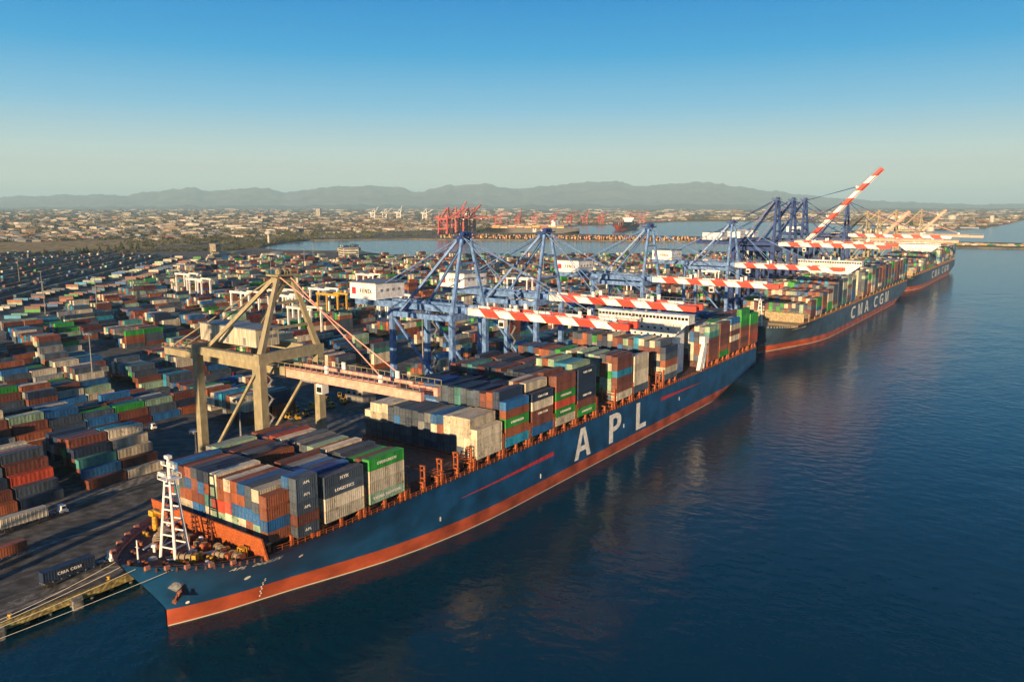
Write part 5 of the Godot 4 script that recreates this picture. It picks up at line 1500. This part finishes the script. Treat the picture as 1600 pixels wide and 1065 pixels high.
		cs.append(Color(base[0] * f, base[1] * f, base[2] * f))
	mm.instance_count = xs.size()
	for i in xs.size():
		mm.set_instance_transform(i, xs[i]); mm.set_instance_color(i, cs[i])
	var m := StandardMaterial3D.new(); m.resource_name = "city_walls"; m.vertex_color_use_as_albedo = true; m.roughness = 0.8
	var o := MultiMeshInstance3D.new(); o.multimesh = mm; o.material_override = m; o.name = "distant_city"; add_child(o); o.set_meta("kind", "stuff")
	tag(o, "low pale buildings of the distant city below the mountains", "city")
	var tm := MultiMesh.new(); tm.transform_format = MultiMesh.TRANSFORM_3D; tm.use_colors = true
	tm.mesh = leaf_clump(5, 46, 1.0, 0.8).done()
	for i in 1500:   # scrub round the field, along the road and the bay
		var a = [Vector2(-1240, 900).lerp(Vector2(-1560, 1330), rng.randf()) + Vector2(rng.randf_range(-60, 30), rng.randf_range(-30, 60)), Vector2(-1920, 1340).lerp(Vector2(-1560, 1080), rng.randf()) + Vector2(rng.randf_range(-70, 40), rng.randf_range(-10, 70)), Vector2(-1240, 905).lerp(Vector2(-1380, 700), rng.randf()) + Vector2(rng.randf_range(-30, 30), rng.randf_range(-20, 20)), Vector2(-1500, 470).lerp(Vector2(-2240, 610), rng.randf()) + Vector2(rng.randf_range(-30, 30), rng.randf_range(-30, 30)), Vector2(-2060, 640).lerp(Vector2(-2260, 1080), rng.randf()) + Vector2(rng.randf_range(-90, 0), 0)][i % 5]
		if Geometry2D.is_point_in_polygon(a, land_poly): tr.append([a, 0.55])
	tm.instance_count = tr.size()
	for i in tr.size():
		var sc = tr[i][1] * rng.randf_range(4.0, 9.0)
		tm.set_instance_transform(i, Transform3D(Basis(Vector3.UP, rng.randf() * TAU) * Basis.from_scale(Vector3(sc * 1.5, sc * 0.8, sc * 1.2)), V(tr[i][0].x, 2.9 + sc * 0.5, tr[i][0].y)))
		var f = rng.randf_range(0.6, 1.3)
		tm.set_instance_color(i, Color(0.070 * f, 0.072 * f, 0.032 * f))
	var lm := StandardMaterial3D.new(); lm.resource_name = "distant_leaves"; lm.vertex_color_use_as_albedo = true; lm.roughness = 0.9
	o = MultiMeshInstance3D.new(); o.multimesh = tm; o.material_override = lm; o.name = "distant_greenery"; add_child(o); o.set_meta("kind", "stuff")
	tag(o, "dark green scrub and street trees between the distant buildings", "trees")
	# conifers along the edge of the field
	var clump = leaf_clump(91, 60, 1.0, 0.9).done()
	for i in 16:
		var f = i / 15.0
		var p = Vector2(-1290, 585).lerp(Vector2(-1440, 850), f) + Vector2(rng.randf_range(-14, 14), rng.randf_range(-14, 14))
		var h = rng.randf_range(11.0, 19.0)
		t = thing("conifer", "dark narrow conifer at the edge of the field, %s from the left" % ORD[i], "tree", V(p.x, 2.9, p.y), "conifers along the field")
		b = MB.new(); b.tube(Vector3.ZERO, Vector3(0, h * 0.9, 0), 0.4, 0.08, 7); part("trunk", b, mats.bark, t)
		var st := SurfaceTool.new(); st.begin(Mesh.PRIMITIVE_TRIANGLES)
		for k in 9:
			var u = 0.14 + 0.86 * k / 8.0
			var r = (1.05 - u) * h * 0.26 + 0.4
			for q in 3: st.append_from(clump, 0, Transform3D(Basis(Vector3.UP, rng.randf() * TAU) * Basis.from_scale(Vector3(r, r * 0.8, r)), Vector3(rng.randf_range(-1, 1) * r * 0.5, h * u, rng.randf_range(-1, 1) * r * 0.5)))
		part("crown", st.commit(), mats.leaf, t)
	# far ships: one with a red bow, one dark with white letters
	var sp = far_px(962.0, 2960.0)
	t = thing("container_ship", "distant red hulled ship with its bow towards us across the channel", "ship", V(sp.x, 0, sp.y)); t.rotation.y = 0.25
	ship_hull(t, 300.0, mats.crane_red, mats.boot_red, mats.deck_oxide); superstructure(t, 190.0, 202.0, 44.0, mats.white, 22.0)
	for i in 9:
		if i in [6, 7]: continue
		for k in 4: for r in 6:
			var w = t.transform * Vector3(-18.0 + 7.2 * r, 18.0 + 2.6 * k, -30.0 - 26.0 * i)
			loose.append({"p": w, "L": 24.0, "H": 2.6, "k": "orubswn"[rng.randi() % 7], "yaw": 0.25, "label": "", "group": "", "side": true, "text": ""})
	sp = far_px(762.0, 2640.0)
	t = thing("container_ship", "distant dark hulled ship with white letters M S C moored across the bay", "ship", V(sp.x, 0, sp.y)); t.rotation.y = -1.05
	ship_hull(t, 300.0, mats.hull_dark, mats.hull_dark, mats.deck_oxide); superstructure(t, 210.0, 222.0, 42.0, mats.white, 22.0)
	var ss := 150.0
	for ch in "MSC":
		on_hull(ch, 11.0, 300.0, ss, 5.0, t, mats.letter, "hull_letter", 1.0); ss += 24.0
	for i in 9:
		for k in 3: for r in 6:
			var w = t.transform * Vector3(-18.0 + 7.2 * r, 18.0 + 2.6 * k, -30.0 - 26.0 * i)
			loose.append({"p": w, "L": 24.0, "H": 2.6, "k": "yyoobwr"[rng.randi() % 7], "yaw": -1.05, "label": "", "group": "", "side": true, "text": ""})
	# far cranes: the red group across the bay and a pale group behind it
	var fc := {"body": mats.crane_red, "hs": 9.0, "top": 50.0, "by": 50.0, "tip": 34.0, "apex": 84.0, "back": -80.0, "leg": 4.4, "boom": "plain", "up": 0.0, "tie": 20.0, "house": [-70.0, -58.0, 53.0, 59.0, 6.0], "house_m": mats.crane_red, "trolley": -10.0, "seg": 4}
	var k := 0
	for a in [[702.0, 2480.0, 30.0, 1.0], [714.0, 2520.0, 60.0, 1.0], [724.0, 2560.0, 0.0, 1.0], [733.0, 2600.0, 45.0, 1.0], [742.0, 2640.0, 0.0, 1.0], [782.0, 3500.0, 40.0, 1.0], [812.0, 3600.0, 80.0, 0.9], [838.0, 3700.0, 30.0, 0.9], [866.0, 3800.0, 60.0, 0.9], [892.0, 3700.0, 30.0, 0.9], [916.0, 3800.0, 80.0, 0.9], [940.0, 3900.0, 40.0, 0.9], [985.0, 3900.0, 30.0, 0.9], [1004.0, 4000.0, 60.0, 0.9]]:
		var c = fc.duplicate(); c.up = a[2]
		var o2 = quay_crane(0.0, c, "distant red dock crane across the bay, %s from the left" % ORD[k], "distant red cranes")
		var p = far_px(a[0], a[1]); o2.position = V(p.x, 3.0, p.y); o2.rotation.y = 0.2 + 0.25 * (k % 3); o2.scale = Vector3.ONE * (a[3] if k < 5 else a[3] * 0.72)
		k += 1
	k = 0
	for a in [[588.0, 5200.0, 60.0], [606.0, 5300.0, 40.0], [628.0, 5200.0, 80.0], [668.0, 5000.0, 30.0], [734.0, 4800.0, 50.0]]:
		var c = fc.duplicate(); c.body = mats.crane_pale; c.house_m = mats.crane_pale; c.up = a[2]
		var o2 = quay_crane(0.0, c, "distant pale dock crane left of the red cranes, %s from the left" % ORD[k], "distant pale cranes")
		var p = far_px(a[0], a[1]); o2.position = V(p.x, 3.0, p.y); o2.rotation.y = 0.5; o2.scale = Vector3.ONE * 0.8
		k += 1
